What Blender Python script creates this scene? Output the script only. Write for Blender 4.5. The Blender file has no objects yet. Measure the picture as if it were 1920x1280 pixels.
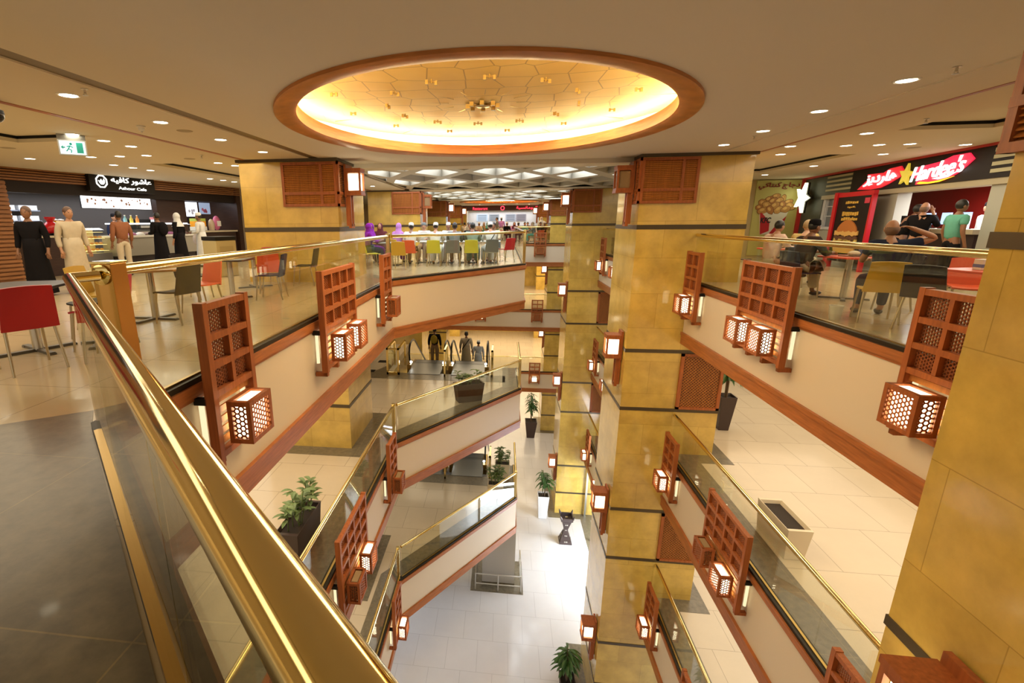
import bpy, bmesh, math, random
from mathutils import Vector, Matrix
random.seed(7)
S = bpy.context.scene
COL = S.collection
PI = math.pi
R = math.radians

# ---------------------------------------------------------------- camera
CAM_F, CAM_PITCH, CAM_YAW, CAM_ROLL, CAM_CX, CAM_CY = 920.733, 14.852, -7.59, -.425, 819.64, 661.542
def make_camera():
    p, y, r = R(CAM_PITCH), R(CAM_YAW), R(CAM_ROLL)
    fwd = Vector((math.sin(y)*math.cos(p), math.cos(y)*math.cos(p), -math.sin(p)))
    right = Vector((math.cos(y), -math.sin(y), 0)); up = right.cross(fwd)
    rr = math.cos(r)*right + math.sin(r)*up
    uu = -math.sin(r)*right + math.cos(r)*up
    cam = bpy.data.cameras.new('camera'); o = bpy.data.objects.new('camera', cam); COL.objects.link(o)
    m = Matrix((rr, uu, -fwd)).transposed().to_4x4()
    o.matrix_world = m
    cam.sensor_width = 36; cam.lens = CAM_F/1920*36
    cam.shift_x = (960-CAM_CX)/1920; cam.shift_y = (CAM_CY-640)/1920
    cam.clip_start = .02; cam.clip_end = 200
    S.camera = o
make_camera()

# ---------------------------------------------------------------- world, exposure, big lights
S.view_settings.view_transform = 'Standard'; S.view_settings.look = 'None'
S.view_settings.gamma = 1; S.view_settings.exposure = .95; S.view_settings.use_curve_mapping = False
S.cycles.use_denoising = True
S.cycles.max_bounces = 8; S.cycles.diffuse_bounces = 3; S.cycles.glossy_bounces = 4
S.cycles.transparent_max_bounces = 24; S.cycles.caustics_reflective = False; S.cycles.caustics_refractive = False
S.cycles.sample_clamp_indirect = 6
W = bpy.data.worlds.new('world'); S.world = W; W.use_nodes = True
W.node_tree.nodes['Background'].inputs[0].default_value = (1, .86, .64, 1)
W.node_tree.nodes['Background'].inputs[1].default_value = .36

def area(name, loc, sx, sy, power, color, rot=(0, 0, 0)):
    l = bpy.data.lights.new(name, 'AREA'); l.shape = 'RECTANGLE'; l.size = sx; l.size_y = sy
    l.energy = power; l.color = color
    o = bpy.data.objects.new(name, l); o.location = loc; o.rotation_euler = rot; COL.objects.link(o); return o
WARM = (1, .80, .52); NEUT = (1, .90, .74); COOL = (.70, .78, 1); L2C = (1, .84, .62)
LX, RX = -2.7, 4.27
F3, F2, F1, F0 = -1.36, -5.68, -10.0, -14.33
CEIL = 1.42
# downlit ceilings of the lower floors (lamps sit in the soffits above each gallery)
for z, p in ((F3, 1.0), (F2, 1.0), (F1, .9)):
    area('soffit_light', (8.6, 8, z-1.25), 7, 22, 400*p, L2C if z == F3 else NEUT if z > F1 else COOL)
    area('soffit_light', (-7.0, 6, z-1.25), 7, 20, 360*p, L2C if z == F3 else NEUT if z > F1 else COOL)
    area('soffit_light', (-2, 25, z-1.25), 5, 8, 160*p, WARM)
    area('soffit_light', (1.5, 39, z-1.25), 14, 8, 420*p, WARM)
# the food court's own downlit ceiling away from the void
area('food_court_light', (-8.0, 8, CEIL-.08), 5, 20, 330, (1, .84, .60))
area('food_court_light', (7.2, 11, CEIL-.08), 3, 14, 170, (1, .84, .60))
area('food_court_light', (-2, 19, CEIL-.06), 6, 8, 170, (.95, .95, 1))
area('food_court_light', (0, 39, CEIL-.08), 12, 8, 170, (1, .88, .66))
# daylight through the street doors on the ground floor
area('door_daylight', (6.4, 18.4, F0+2.2), 7, 3.6, 1250, COOL, (0, R(62), 0))
area('atrium_fill_light', (-.36, 8, CEIL+.16), 4.6, 5.4, 210, (1, .82, .50))  # added fill, boosts the recess glow on columns, fascia and rails

# ---------------------------------------------------------------- mesh builder
class MB:
    def __init__(s): s.v = []; s.f = []
    def add(s, vs, fs):
        n = len(s.v); s.v += [tuple(p) for p in vs]; s.f += [tuple(i+n for i in f) for f in fs]; return s
    def box(s, x0, y0, z0, x1, y1, z1, m=None):
        vs = [Vector((x, y, z)) for z in (z0, z1) for y in (y0, y1) for x in (x0, x1)]
        if m is not None: vs = [m @ p for p in vs]
        return s.add(vs, [(0, 2, 3, 1), (4, 5, 7, 6), (0, 1, 5, 4), (2, 6, 7, 3), (0, 4, 6, 2), (1, 3, 7, 5)])
    def cbox(s, c, d, m=None):
        return s.box(c[0]-d[0]/2, c[1]-d[1]/2, c[2]-d[2]/2, c[0]+d[0]/2, c[1]+d[1]/2, c[2]+d[2]/2, m)
    def tube(s, pts, r, n=10, caps=True):
        pts = [Vector(p) for p in pts]; k = len(pts)
        rs = r if isinstance(r, (list, tuple)) else [r]*k
        rings = []; ref = None
        for i, p in enumerate(pts):
            t = (pts[min(i+1, k-1)]-pts[max(i-1, 0)]).normalized()
            if ref is None:
                ref = Vector((0, 0, 1)) if abs(t.z) < .9 else Vector((1, 0, 0))
            a = (ref - t*ref.dot(t)).normalized(); b = t.cross(a); ref = a
            mit = 1
            rings.append([p+(a*math.cos(2*PI*j/n)+b*math.sin(2*PI*j/n))*rs[i] for j in range(n)])
        vs = [q for rg in rings for q in rg]; fs = []
        for i in range(k-1):
            for j in range(n):
                fs.append((i*n+j, i*n+(j+1) % n, (i+1)*n+(j+1) % n, (i+1)*n+j))
        if caps: fs += [tuple(range(n))[::-1], tuple((k-1)*n+j for j in range(n))]
        return s.add(vs, fs)
    def lathe(s, prof, c=(0, 0, 0), n=20, sx=1, sy=1, m=None):
        vs = []; fs = []; k = len(prof)
        for r, z in prof:
            for j in range(n):
                a = 2*PI*j/n; p = Vector((c[0]+r*sx*math.cos(a), c[1]+r*sy*math.sin(a), c[2]+z)); vs.append(m @ p if m is not None else p)
        for i in range(k-1):
            for j in range(n): fs.append((i*n+j, i*n+(j+1) % n, (i+1)*n+(j+1) % n, (i+1)*n+j))
        fs += [tuple(range(n))[::-1], tuple((k-1)*n+j for j in range(n))]
        return s.add(vs, fs)
    def prism(s, poly, z0, z1, m=None):
        n = len(poly); vs = [Vector((x, y, z0)) for x, y in poly]+[Vector((x, y, z1)) for x, y in poly]
        if m is not None: vs = [m @ p for p in vs]
        return s.add(vs, [tuple(range(n))[::-1], tuple(range(n, 2*n))]+[(i, (i+1) % n, n+(i+1) % n, n+i) for i in range(n)])
    def ell(s, c, r, n=14, k=9, m=None):
        vs = []; fs = []
        for i in range(k+1):
            t = PI*i/k
            for j in range(n):
                a = 2*PI*j/n; p = Vector((c[0]+r[0]*math.sin(t)*math.cos(a), c[1]+r[1]*math.sin(t)*math.sin(a), c[2]-r[2]*math.cos(t)))
                vs.append(m @ p if m is not None else p)
        for i in range(k):
            for j in range(n): fs.append((i*n+j, i*n+(j+1) % n, (i+1)*n+(j+1) % n, (i+1)*n+j))
        return s.add(vs, fs)
    def quad(s, a, b, c, d): return s.add([a, b, c, d], [(0, 1, 2, 3)])
    def data(s, name, mat, smooth=False):
        me = bpy.data.meshes.new(name); me.from_pydata(s.v, [], s.f)
        bm = bmesh.new(); bm.from_mesh(me); bmesh.ops.remove_doubles(bm, verts=bm.verts, dist=1e-6)
        bmesh.ops.recalc_face_normals(bm, faces=bm.faces); bm.to_mesh(me); bm.free()
        if mat: me.materials.append(mat)
        if smooth: me.polygons.foreach_set('use_smooth', [True]*len(me.polygons))
        me.update(); return me
    def build(s, name, mat, parent=None, smooth=False, bevel=0):
        o = bpy.data.objects.new(name, s.data(name, mat, smooth)); COL.objects.link(o)
        if parent: o.parent = parent
        if bevel:
            b = o.modifiers.new('bevel', 'BEVEL'); b.width = bevel; b.segments = 2; b.limit_method = 'ANGLE'
        if smooth:
            try:
                o.data.set_sharp_from_angle(angle=R(40))
            except Exception: pass
        return o

def obj(name, me, parent=None, loc=None):
    o = bpy.data.objects.new(name, me); COL.objects.link(o)
    if parent: o.parent = parent
    if loc: o.location = loc
    return o
def tag(o, label, cat, group=None):
    o['label'] = label; o['category'] = cat
    if group: o['group'] = group
    return o
def thing(name, label, cat, loc=(0, 0, 0), rz=0, group=None):
    o = bpy.data.objects.new(name, None); COL.objects.link(o); o.empty_display_size = .1
    o.location = loc; o.rotation_euler = (0, 0, rz); return tag(o, label, cat, group)
def struct(o): o['kind'] = 'structure'; return o
def dup(root, loc, rz, label, group=None):
    r = root.copy(); COL.objects.link(r); r.location = loc; r.rotation_euler = (0, 0, rz); r['label'] = label
    if group: r['group'] = group
    for ch in list(root.children):
        c = ch.copy(); COL.objects.link(c); c.parent = r
        for g in ch.children:
            d = g.copy(); COL.objects.link(d); d.parent = c
    return r
def recolor(root, names, mat):
    for ch in root.children:
        if ch.name.split('.')[0] in names:
            ch.material_slots[0].link = 'OBJECT'; ch.material_slots[0].material = mat

# ---------------------------------------------------------------- materials
_M = {}
def nodes(name):
    m = bpy.data.materials.new(name); m.use_nodes = True
    nt = m.node_tree; return m, nt, nt.nodes['Principled BSDF']
def mat(name, col, rough=.5, metal=0., emit=None, estr=0., spec=.5, noise=0., nscale=8., coat=0.):
    if name in _M: return _M[name]
    m, nt, b = nodes(name)
    b.inputs['Base Color'].default_value = (*col, 1); b.inputs['Roughness'].default_value = rough
    b.inputs['Metallic'].default_value = metal; b.inputs['Specular IOR Level'].default_value = spec
    b.inputs['Coat Weight'].default_value = coat
    if emit: b.inputs['Emission Color'].default_value = (*emit, 1); b.inputs['Emission Strength'].default_value = estr
    if noise:
        tc = nt.nodes.new('ShaderNodeTexCoord'); n = nt.nodes.new('ShaderNodeTexNoise'); n.inputs['Scale'].default_value = nscale; n.inputs['Detail'].default_value = 4
        r = nt.nodes.new('ShaderNodeMapRange'); r.inputs[3].default_value = 1-noise; r.inputs[4].default_value = 1+noise
        h = nt.nodes.new('ShaderNodeMix'); h.data_type = 'RGBA'; h.blend_type = 'MULTIPLY'; h.inputs[0].default_value = 1
        nt.links.new(tc.outputs['Object'], n.inputs['Vector']); nt.links.new(n.outputs['Fac'], r.inputs[0])
        h.inputs[6].default_value = (*col, 1); nt.links.new(r.outputs[0], h.inputs[7]); nt.links.new(h.outputs[2], b.inputs['Base Color'])
    _M[name] = m; return m
def emis(name, col, s): return mat(name, tuple(c*.12 for c in col), .6, emit=col, estr=s)

def wood(name, col, rough=.42, dirz=True):
    if name in _M: return _M[name]
    m, nt, b = nodes(name)
    tc = nt.nodes.new('ShaderNodeTexCoord'); mp = nt.nodes.new('ShaderNodeMapping')
    mp.inputs['Scale'].default_value = (30, 30, 2) if dirz else (3, 3, 40)
    n = nt.nodes.new('ShaderNodeTexNoise'); n.inputs['Scale'].default_value = 1; n.inputs['Detail'].default_value = 6
    cr = nt.nodes.new('ShaderNodeValToRGB')
    cr.color_ramp.elements[0].position = .3; cr.color_ramp.elements[0].color = (*[c*.72 for c in col], 1)
    cr.color_ramp.elements[1].position = .75; cr.color_ramp.elements[1].color = (*[min(1, c*1.18) for c in col], 1)
    L = nt.links.new
    L(tc.outputs['Object'], mp.inputs[0]); L(mp.outputs[0], n.inputs['Vector']); L(n.outputs['Fac'], cr.inputs[0]); L(cr.outputs[0], b.inputs['Base Color'])
    b.inputs['Roughness'].default_value = rough; b.inputs['Specular IOR Level'].default_value = .3; _M[name] = m; return m

def tiled(name, c1, c2, grout, bw, bh, off, mortar, rough, vec, nscale, namount, coat=0., spec=.5):
    """polished stone: brick joints laid out in the place's own coordinates plus cloudy veining"""
    m, nt, b = nodes(name); L = nt.links.new
    g = nt.nodes.new('ShaderNodeNewGeometry'); sp = nt.nodes.new('ShaderNodeSeparateXYZ'); L(g.outputs['Position'], sp.inputs[0])
    cb = nt.nodes.new('ShaderNodeCombineXYZ')
    if vec == 'xy': L(sp.outputs[0], cb.inputs[0]); L(sp.outputs[1], cb.inputs[1])
    else:
        ad = nt.nodes.new('ShaderNodeMath'); ad.operation = 'ADD'; L(sp.outputs[0], ad.inputs[0]); L(sp.outputs[1], ad.inputs[1])
        L(ad.outputs[0], cb.inputs[0]); L(sp.outputs[2], cb.inputs[1])
    bk = nt.nodes.new('ShaderNodeTexBrick'); L(cb.outputs[0], bk.inputs['Vector'])
    bk.inputs['Color1'].default_value = (*c1, 1); bk.inputs['Color2'].default_value = (*c2, 1); bk.inputs['Mortar'].default_value = (*grout, 1)
    bk.inputs['Scale'].default_value = 1; bk.inputs['Mortar Size'].default_value = mortar; bk.inputs['Mortar Smooth'].default_value = .1
    bk.inputs['Brick Width'].default_value = bw; bk.inputs['Row Height'].default_value = bh; bk.offset = off; bk.squash = 1
    n = nt.nodes.new('ShaderNodeTexNoise'); n.inputs['Scale'].default_value = nscale; n.inputs['Detail'].default_value = 7; n.inputs['Roughness'].default_value = .62
    L(g.outputs['Position'], n.inputs['Vector'])
    r = nt.nodes.new('ShaderNodeMapRange'); r.inputs[1].default_value = .3; r.inputs[2].default_value = .7
    r.inputs[3].default_value = 1-namount; r.inputs[4].default_value = 1+namount; L(n.outputs['Fac'], r.inputs[0])
    h = nt.nodes.new('ShaderNodeMix'); h.data_type = 'RGBA'; h.blend_type = 'MULTIPLY'; h.inputs[0].default_value = 1
    L(bk.outputs['Color'], h.inputs[6]); L(r.outputs[0], h.inputs[7]); L(h.outputs[2], b.inputs['Base Color'])
    b.inputs['Roughness'].default_value = rough; b.inputs['Coat Weight'].default_value = coat; b.inputs['Coat Roughness'].default_value = .06
    b.inputs['Specular IOR Level'].default_value = spec
    _M[name] = m; return m

def glass_mat(name, tint, gloss=1.0):
    m = bpy.data.materials.new(name); m.use_nodes = True; nt = m.node_tree; nt.nodes.clear(); L = nt.links.new
    o = nt.nodes.new('ShaderNodeOutputMaterial'); t = nt.nodes.new('ShaderNodeBsdfTransparent'); g = nt.nodes.new('ShaderNodeBsdfGlossy')
    mx = nt.nodes.new('ShaderNodeMixShader'); f = nt.nodes.new('ShaderNodeFresnel'); 
    ge = nt.nodes.new('ShaderNodeNewGeometry'); io = nt.nodes.new('ShaderNodeMath'); io.operation = 'MULTIPLY_ADD'; io.inputs[1].default_value = -.8333; io.inputs[2].default_value = 1.5
    L(ge.outputs['Backfacing'], io.inputs[0]); L(io.outputs[0], f.inputs[0])   # same 1.5 index whichever side of the pane is met
    mu = nt.nodes.new('ShaderNodeMath'); mu.operation = 'MULTIPLY'; mu.inputs[1].default_value = gloss
    t.inputs[0].default_value = (*tint, 1); g.inputs[0].default_value = (1, 1, 1, 1); g.inputs[1].default_value = .01
    L(f.outputs[0], mu.inputs[0]); L(mu.outputs[0], mx.inputs[0]); L(t.outputs[0], mx.inputs[1]); L(g.outputs[0], mx.inputs[2]); L(mx.outputs[0], o.inputs[0])
    _M[name] = m; return m

MARBLE = tiled('honey_marble', (.63, .42, .09), (.56, .36, .075), (.42, .265, .05), 1.3, .82, .5, .004, .17, 'w', 1.8, .2, .3)
FLOORT = tiled('cream_floor_tile', (.60, .50, .36), (.58, .48, .345), (.34, .28, .2), 1.05, 1.3, .5, .006, .2, 'xy', .8, .05, .15)
GROUNDT = tiled('white_floor_tile', (.66, .63, .60), (.64, .61, .585), (.46, .43, .40), 1.05, 1.3, .5, .006, .18, 'xy', .8, .04, .2)
FOODT = tiled('beige_floor_tile', (.52, .41, .25), (.50, .39, .235), (.30, .23, .13), .9, .9, 0, .005, .2, 'xy', .9, .08, .1)
GRAN = tiled('grey_granite', (.165, .135, .085), (.155, .126, .08), (.26, .20, .10), 1.2, 1.2, 0, .004, .3, 'xy', 9, .3, .08)
CREAM = mat('cream_plaster', (.66, .54, .38), .55)
PLAST = mat('ceiling_plaster', (.65, .59, .48), .8)
PLAST2 = mat('outer_ceiling_plaster', (.62, .55, .41), .8)
WOOD = wood('red_brown_wood', (.37, .105, .028))
WOODL = wood('orange_wood', (.52, .19, .045)); LATSHADE = wood('shaded_lattice_wood', (.27, .075, .022))  # lattice panel colour darkened to carry the shade of recess and holes
WOODH = wood('trim_wood', (.40, .13, .035), .4, False)
BAND = mat('bronze_band', (.09, .065, .035), .35, .5)
BRASS = mat('polished_brass', (.88, .71, .32), .09, 1)
DBRASS = mat('aged_brass', (.42, .28, .09), .28, 1)
GLASS = glass_mat('railing_glass', (.95, .96, .905), .7)
GLASSN = glass_mat('dimmed_railing_glass', (.88, .88, .78), .9)  # same glass, tint darkened to stand in for dimming at a grazing view
DARK = mat('dark_channel', (.022, .016, .009), .4, spec=.2)
BLACK = mat('black', (.008, .008, .008), .5, spec=.2)
WHITE = mat('white_plaster', (.75, .73, .68), .6)
STEEL = mat('brushed_steel', (.6, .58, .53), .3, 1)
GLOW = emis('lantern_glow', (1, .88, .58), 4.0)
GLOWTOP = emis('lantern_top_glow', (1, .88, .6), 1.2)
UNLIT = mat('unlit_lantern_paper', (.34, .22, .10), .7)
DOWN = emis('downlight_glow', (1, .90, .66), 9)
SKYGLOW = emis('skylight_glow', (.86, .93, 1), 4.5)

# ================================================================ SETTING
CN, A, B = (-2.7, 2.85), (-2.7, 11.8), (.72, 16.6)
DN, EN = (.45, -.19), (3.05, -2.7)
LV = {'top': F3, 'second': F2, 'first': F1}
FM = {'top': FOODT, 'second': FLOORT, 'first': FLOORT}
for lv, z in LV.items():
    m = FM[lv]
    left = [(-16, -5), (3.05, -5), EN, DN, CN, A, B]
    if lv == 'top':
        struct(MB().prism(left+[(.72, 33), (RX, 33), (16, 33), (16, 47), (-16, 47)], z-.3, z).build('floor', m))
    else:
        struct(MB().prism(left+[(.72, 19.2), (-.4, 19.2), (-.4, 18.1), (-4.4, 18.1), (-4.4, 33), (16, 33), (16, 47), (-16, 47)], z-.3, z).build('floor', m))
    struct(MB().prism([(RX, -5), (16, -5), (16, 32.99), (RX, 32.99)], z-.3, z).build('floor', m))
struct(MB().box(-16, -6, F0-.2, 16, 48, F0).build('floor', GROUNDT))
# dark granite strips along the glass and around the column feet
def strip(mb, path, o0, o1, z0, z1, closed=False):
    """box strip along a polyline between two offsets (positive to the right of travel)"""
    P = [Vector(p) for p in path]; n = len(P); nr = []
    for i in range(n):
        d1 = (P[i]-P[i-1]).normalized() if i > 0 else (P[1]-P[0]).normalized()
        d2 = (P[i+1]-P[i]).normalized() if i < n-1 else d1
        n1 = Vector((d1.y, -d1.x)); n2 = Vector((d2.y, -d2.x)); mm = (n1+n2).normalized(); nr.append(mm/max(.3, mm.dot(n1)))
    a = [p+k*o0 for p, k in zip(P, nr)]; b = [p+k*o1 for p, k in zip(P, nr)]
    vs = []
    for p, q in zip(a, b): vs += [(p.x, p.y, z0), (q.x, q.y, z0), (q.x, q.y, z1), (p.x, p.y, z1)]
    fs = [(0, 1, 2, 3), tuple(4*(n-1)+k for k in (3, 2, 1, 0))]
    for i in range(n-1):
        for k in range(4): fs.append((4*i+k, 4*i+(k+1) % 4, 4*i+4+(k+1) % 4, 4*i+4+k))
    return mb.add(vs, fs)
LEFT = [EN, DN, CN, A, B, (.72, 32.9)]
LEFT2 = [EN, DN, CN, A, B, (.72, 19.2)]
RIGHT_N = [(RX, 11.99), (RX, 3.61)]
RIGHT_M = [(RX, 22.69), (RX, 14.21)]
RIGHT_F = [(RX, 32.9), (RX, 24.91)]
BRID = [(.72, 33), (RX, 33)]
BRID2 = [(-4.4, 33), (RX, 33)]
WELL = [(-4.4, 33), (-4.4, 18.1)]
def edge(path, z, k):
    m1 = MB(); strip(m1, path, -.16, .014, z-1.2, z-.11); struct(m1.build('wall_void', CREAM))
    m2 = MB(); strip(m2, path, -.16, .055, z-.112, z-.005); strip(m2, path, -.16, .03, z-.15, z-.112); struct(m2.build('trim_1', WOODH))
    m3 = MB(); strip(m3, path, -.16, .045, z-1.45, z-1.2); strip(m3, path, -.16, .065, z-1.24, z-1.17); struct(m3.build('trim_2', WOODH))
    m4 = MB(); strip(m4, path, -.09, .03, z-.005, z+.045); struct(m4.build('trim_3', DARK))
    if k: m5 = MB(); strip(m5, path, -.62, -.091, z-.01, z+.004); struct(m5.build('trim_4', GRAN))
for lv, z in LV.items():
    edge(LEFT if lv == 'top' else LEFT2, z, 0 if lv == 'top' else 1)
    for p in (RIGHT_N, RIGHT_M, RIGHT_F): edge(p, z, lv != 'top')
    edge([(.72+.16, 33), (RX, 33)] if lv == 'top' else BRID2, z, 0)
# granite under the photographer's stretch of railing
struct(MB().prism([(-3.05, 3.12), (-3.75, 2.6), (-1.9, -1.0), (1.2, -4.4), (3.0, -2.86), (.34, -.26), (-2.78, 2.8)], F3-.01, F3+.004).build('trim_4', GRAN))
MB_ = MB(); MB_.box(-9, 2.95, F3-.01, -4.05, 3.22, F3+.004); struct(MB_.build('trim_4', GRAN))
# soffits of the lower floors
for z in (F3, F2, F1):
    struct(MB().prism([(-16, -5), (3.0, -5), (3.0, -2.9), (.3, -.3), (-2.86, 2.8), (-2.86, 11.7), (.55, 16.6), (.55, 18), (-16, 18)], z-1.2, z-1.15).build('ceiling', WHITE))
    struct(MB().box(RX+.17, -5, z-1.2, 16, 32.8, z-1.15).build('ceiling', WHITE))
    struct(MB().box(-16, 33.2, z-1.2, 16, 47, z-1.15).build('ceiling', WHITE))

# ---- far walls of the lower floors
for z in (F2, F1, F0):
    struct(MB().box(-16, 46, z, 16, 46.2, z+4.3).build('wall_far', MARBLE))
    struct(MB().box(-15.9, 4, z, -15.7, 46, z+3.1).build('wall_left', CREAM))
    if z > F0: struct(MB().box(15.7, -5, z, 15.9, 46, z+3.1).build('wall_right', CREAM))

# ---- top ceiling: outer fields with recessed coffers, central field with the round recess
def field(x0, y0, x1, y1, holes, z, th, m):
    xs = sorted({x0, x1, *[h[0] for h in holes], *[h[2] for h in holes]}); ys = sorted({y0, y1, *[h[1] for h in holes], *[h[3] for h in holes]})
    mb = MB()
    for i in range(len(xs)-1):
        for j in range(len(ys)-1):
            cx, cy = (xs[i]+xs[i+1])/2, (ys[j]+ys[j+1])/2
            if any(h[0] < cx < h[2] and h[1] < cy < h[3] for h in holes): continue
            mb.box(xs[i], ys[j], z, xs[i+1], ys[j+1], z+th)
    return struct(mb.build('ceiling', m))
LC = [(-8.55, 1.5, -7.2, 8.3), (-8.55, 11.65, -7.2, 17.5), (-8.55, 20, -7.2, 27)]
RC = [(6.4, 3.5, 7.8, 9.7), (6.4, 12.9, 7.8, 17.3), (6.4, 21, 7.8, 27)]
field(-16, -5, -6.0, 47, LC, CEIL, .06, PLAST2)
field(5.45, -5, 16, 47, RC, CEIL, .06, PLAST2)
for h in LC+RC:
    m = MB(); m.box(h[0]-.1, h[1]-.1, CEIL+.11, h[2]+.1, h[3]+.1, CEIL+.15)
    struct(m.build('ceiling', PLAST2))
    m = MB()
    for a_, b_ in (((h[0], h[1]), (h[2], h[1])), ((h[2], h[1]), (h[2], h[3])), ((h[2], h[3]), (h[0], h[3])), ((h[0], h[3]), (h[0], h[1]))):
        strip(m, [a_, b_], -.0, .02, CEIL+.06, CEIL+.11)
    struct(m.build('trim_5', BLACK))
struct(MB().box(-5.9, -5, CEIL, -4.4, 47, CEIL+.06).build('ceiling', PLAST))
struct(MB().box(4.62, -5, CEIL, 5.38, 47, CEIL+.06).build('ceiling', PLAST))
m = MB(); m.box(-6.0, -5, CEIL-.006, -5.9, 47, CEIL+.05); m.box(5.38, -5, CEIL-.006, 5.45, 47, CEIL+.05); struct(m.build('trim_6', WOODH))
m = MB(); m.box(-4.4, -5, CEIL+.02, -4.16, 47, CEIL+.07); struct(m.build('trim_7', mat('groove_bronze', (.16, .115, .06), .5)))
m = MB(); m.box(4.56, -5, CEIL+.02, 4.62, 47, CEIL+.07); struct(m.build('trim_7', mat('groove_tan', (.30, .22, .11), .6)))

def ellring(cx, cy, rx, ry, n=96): return [(cx+rx*math.cos(2*PI*i/n), cy+ry*math.sin(2*PI*i/n)) for i in range(n)]
def rect_with_ellipse(x0, y0, x1, y1, cx, cy, rx, ry, z, m, n=96):
    e = ellring(cx, cy, rx, ry, n); o = []
    for i in range(n):
        dx, dy = math.cos(2*PI*i/n), math.sin(2*PI*i/n); t = 1e9
        if dx > 1e-9: t = min(t, (x1-cx)/dx)
        if dx < -1e-9: t = min(t, (x0-cx)/dx)
        if dy > 1e-9: t = min(t, (y1-cy)/dy)
        if dy < -1e-9: t = min(t, (y0-cy)/dy)
        o.append((cx+dx*t, cy+dy*t))
    mb = MB(); vs = [(x, y, z) for x, y in e]+[(x, y, z) for x, y in o]+[(x, y, z+.08) for x, y in e]
    fs = [(i, (i+1) % n, n+(i+1) % n, n+i) for i in range(n)]+[(i, (i+1) % n, 2*n+(i+1) % n, 2*n+i) for i in range(n)]
    k = len(vs)
    for cxx, cyy in ((x0, y0), (x1, y0), (x1, y1), (x0, y1)):
        i = min(range(n), key=lambda q: abs(o[q][0]-cxx)+abs(o[q][1]-cyy)) if False else None
    # corner triangles
    ang = lambda p: math.atan2(p[1]-cy, p[0]-cx) % (2*PI)
    for c_ in ((x0, y0), (x1, y0), (x1, y1), (x0, y1)):
        a_ = ang(c_); i = int(a_/(2*PI)*n) % n; vs.append((*c_, z)); fs.append((n+i, n+(i+1) % n, len(vs)-1))
    mb.add(vs, fs); return struct(mb.build('ceiling', m))
DC = (-.36, 8.05, 2.9, 3.42)
rect_with_ellipse(-4.16, 2.5, 4.56, 12.6, DC[0], DC[1], DC[2]-.02, DC[3]-.02, CEIL, PLAST)
struct(MB().box(-4.16, -5, CEIL, 4.56, 2.5, CEIL+.08).build('ceiling', PLAST))
struct(MB().box(-4.16, 12.6, CEIL-.1, 4.56, 13.3, CEIL+.08).build('ceiling', PLAST))
DC2 = (-.3, 37, 2.9, 3.0)
rect_with_ellipse(-4.16, 33.2, 4.56, 40.6, DC2[0], DC2[1], DC2[2]-.02, DC2[3]-.02, CEIL, PLAST)
struct(MB().box(-4.16, 40.6, CEIL, 4.56, 47, CEIL+.08).build('ceiling', PLAST))

# ---- glowing round ceiling recess (wooden rim, gilt hexagon panel, hidden light ring)
def hexgold():
    m, nt, b = nodes('gilt_hexagon_panel'); L = nt.links.new
    g = nt.nodes.new('ShaderNodeNewGeometry'); v = nt.nodes.new('ShaderNodeTexVoronoi'); v.feature = 'DISTANCE_TO_EDGE'; v.inputs['Scale'].default_value = 2.3; v.inputs['Randomness'].default_value = .35
    L(g.outputs['Position'], v.inputs['Vector'])
    r = nt.nodes.new('ShaderNodeMapRange'); r.inputs[1].default_value = .008; r.inputs[2].default_value = .024; L(v.outputs['Distance'], r.inputs[0])
    n = nt.nodes.new('ShaderNodeTexNoise'); n.inputs['Scale'].default_value = 1.4; L(g.outputs['Position'], n.inputs['Vector'])
    cr = nt.nodes.new('ShaderNodeValToRGB'); cr.color_ramp.elements[0].color = (.68, .40, .07, 1); cr.color_ramp.elements[1].color = (.86, .60, .18, 1); L(n.outputs['Fac'], cr.inputs[0])
    mx = nt.nodes.new('ShaderNodeMix'); mx.data_type = 'RGBA'; mx.inputs[6].default_value = (.40, .23, .06, 1); L(r.outputs[0], mx.inputs[0]); L(cr.outputs[0], mx.inputs[7]); L(mx.outputs[2], b.inputs['Base Color'])
    b.inputs['Roughness'].default_value = .5; return m
GILT = hexgold()
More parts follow.
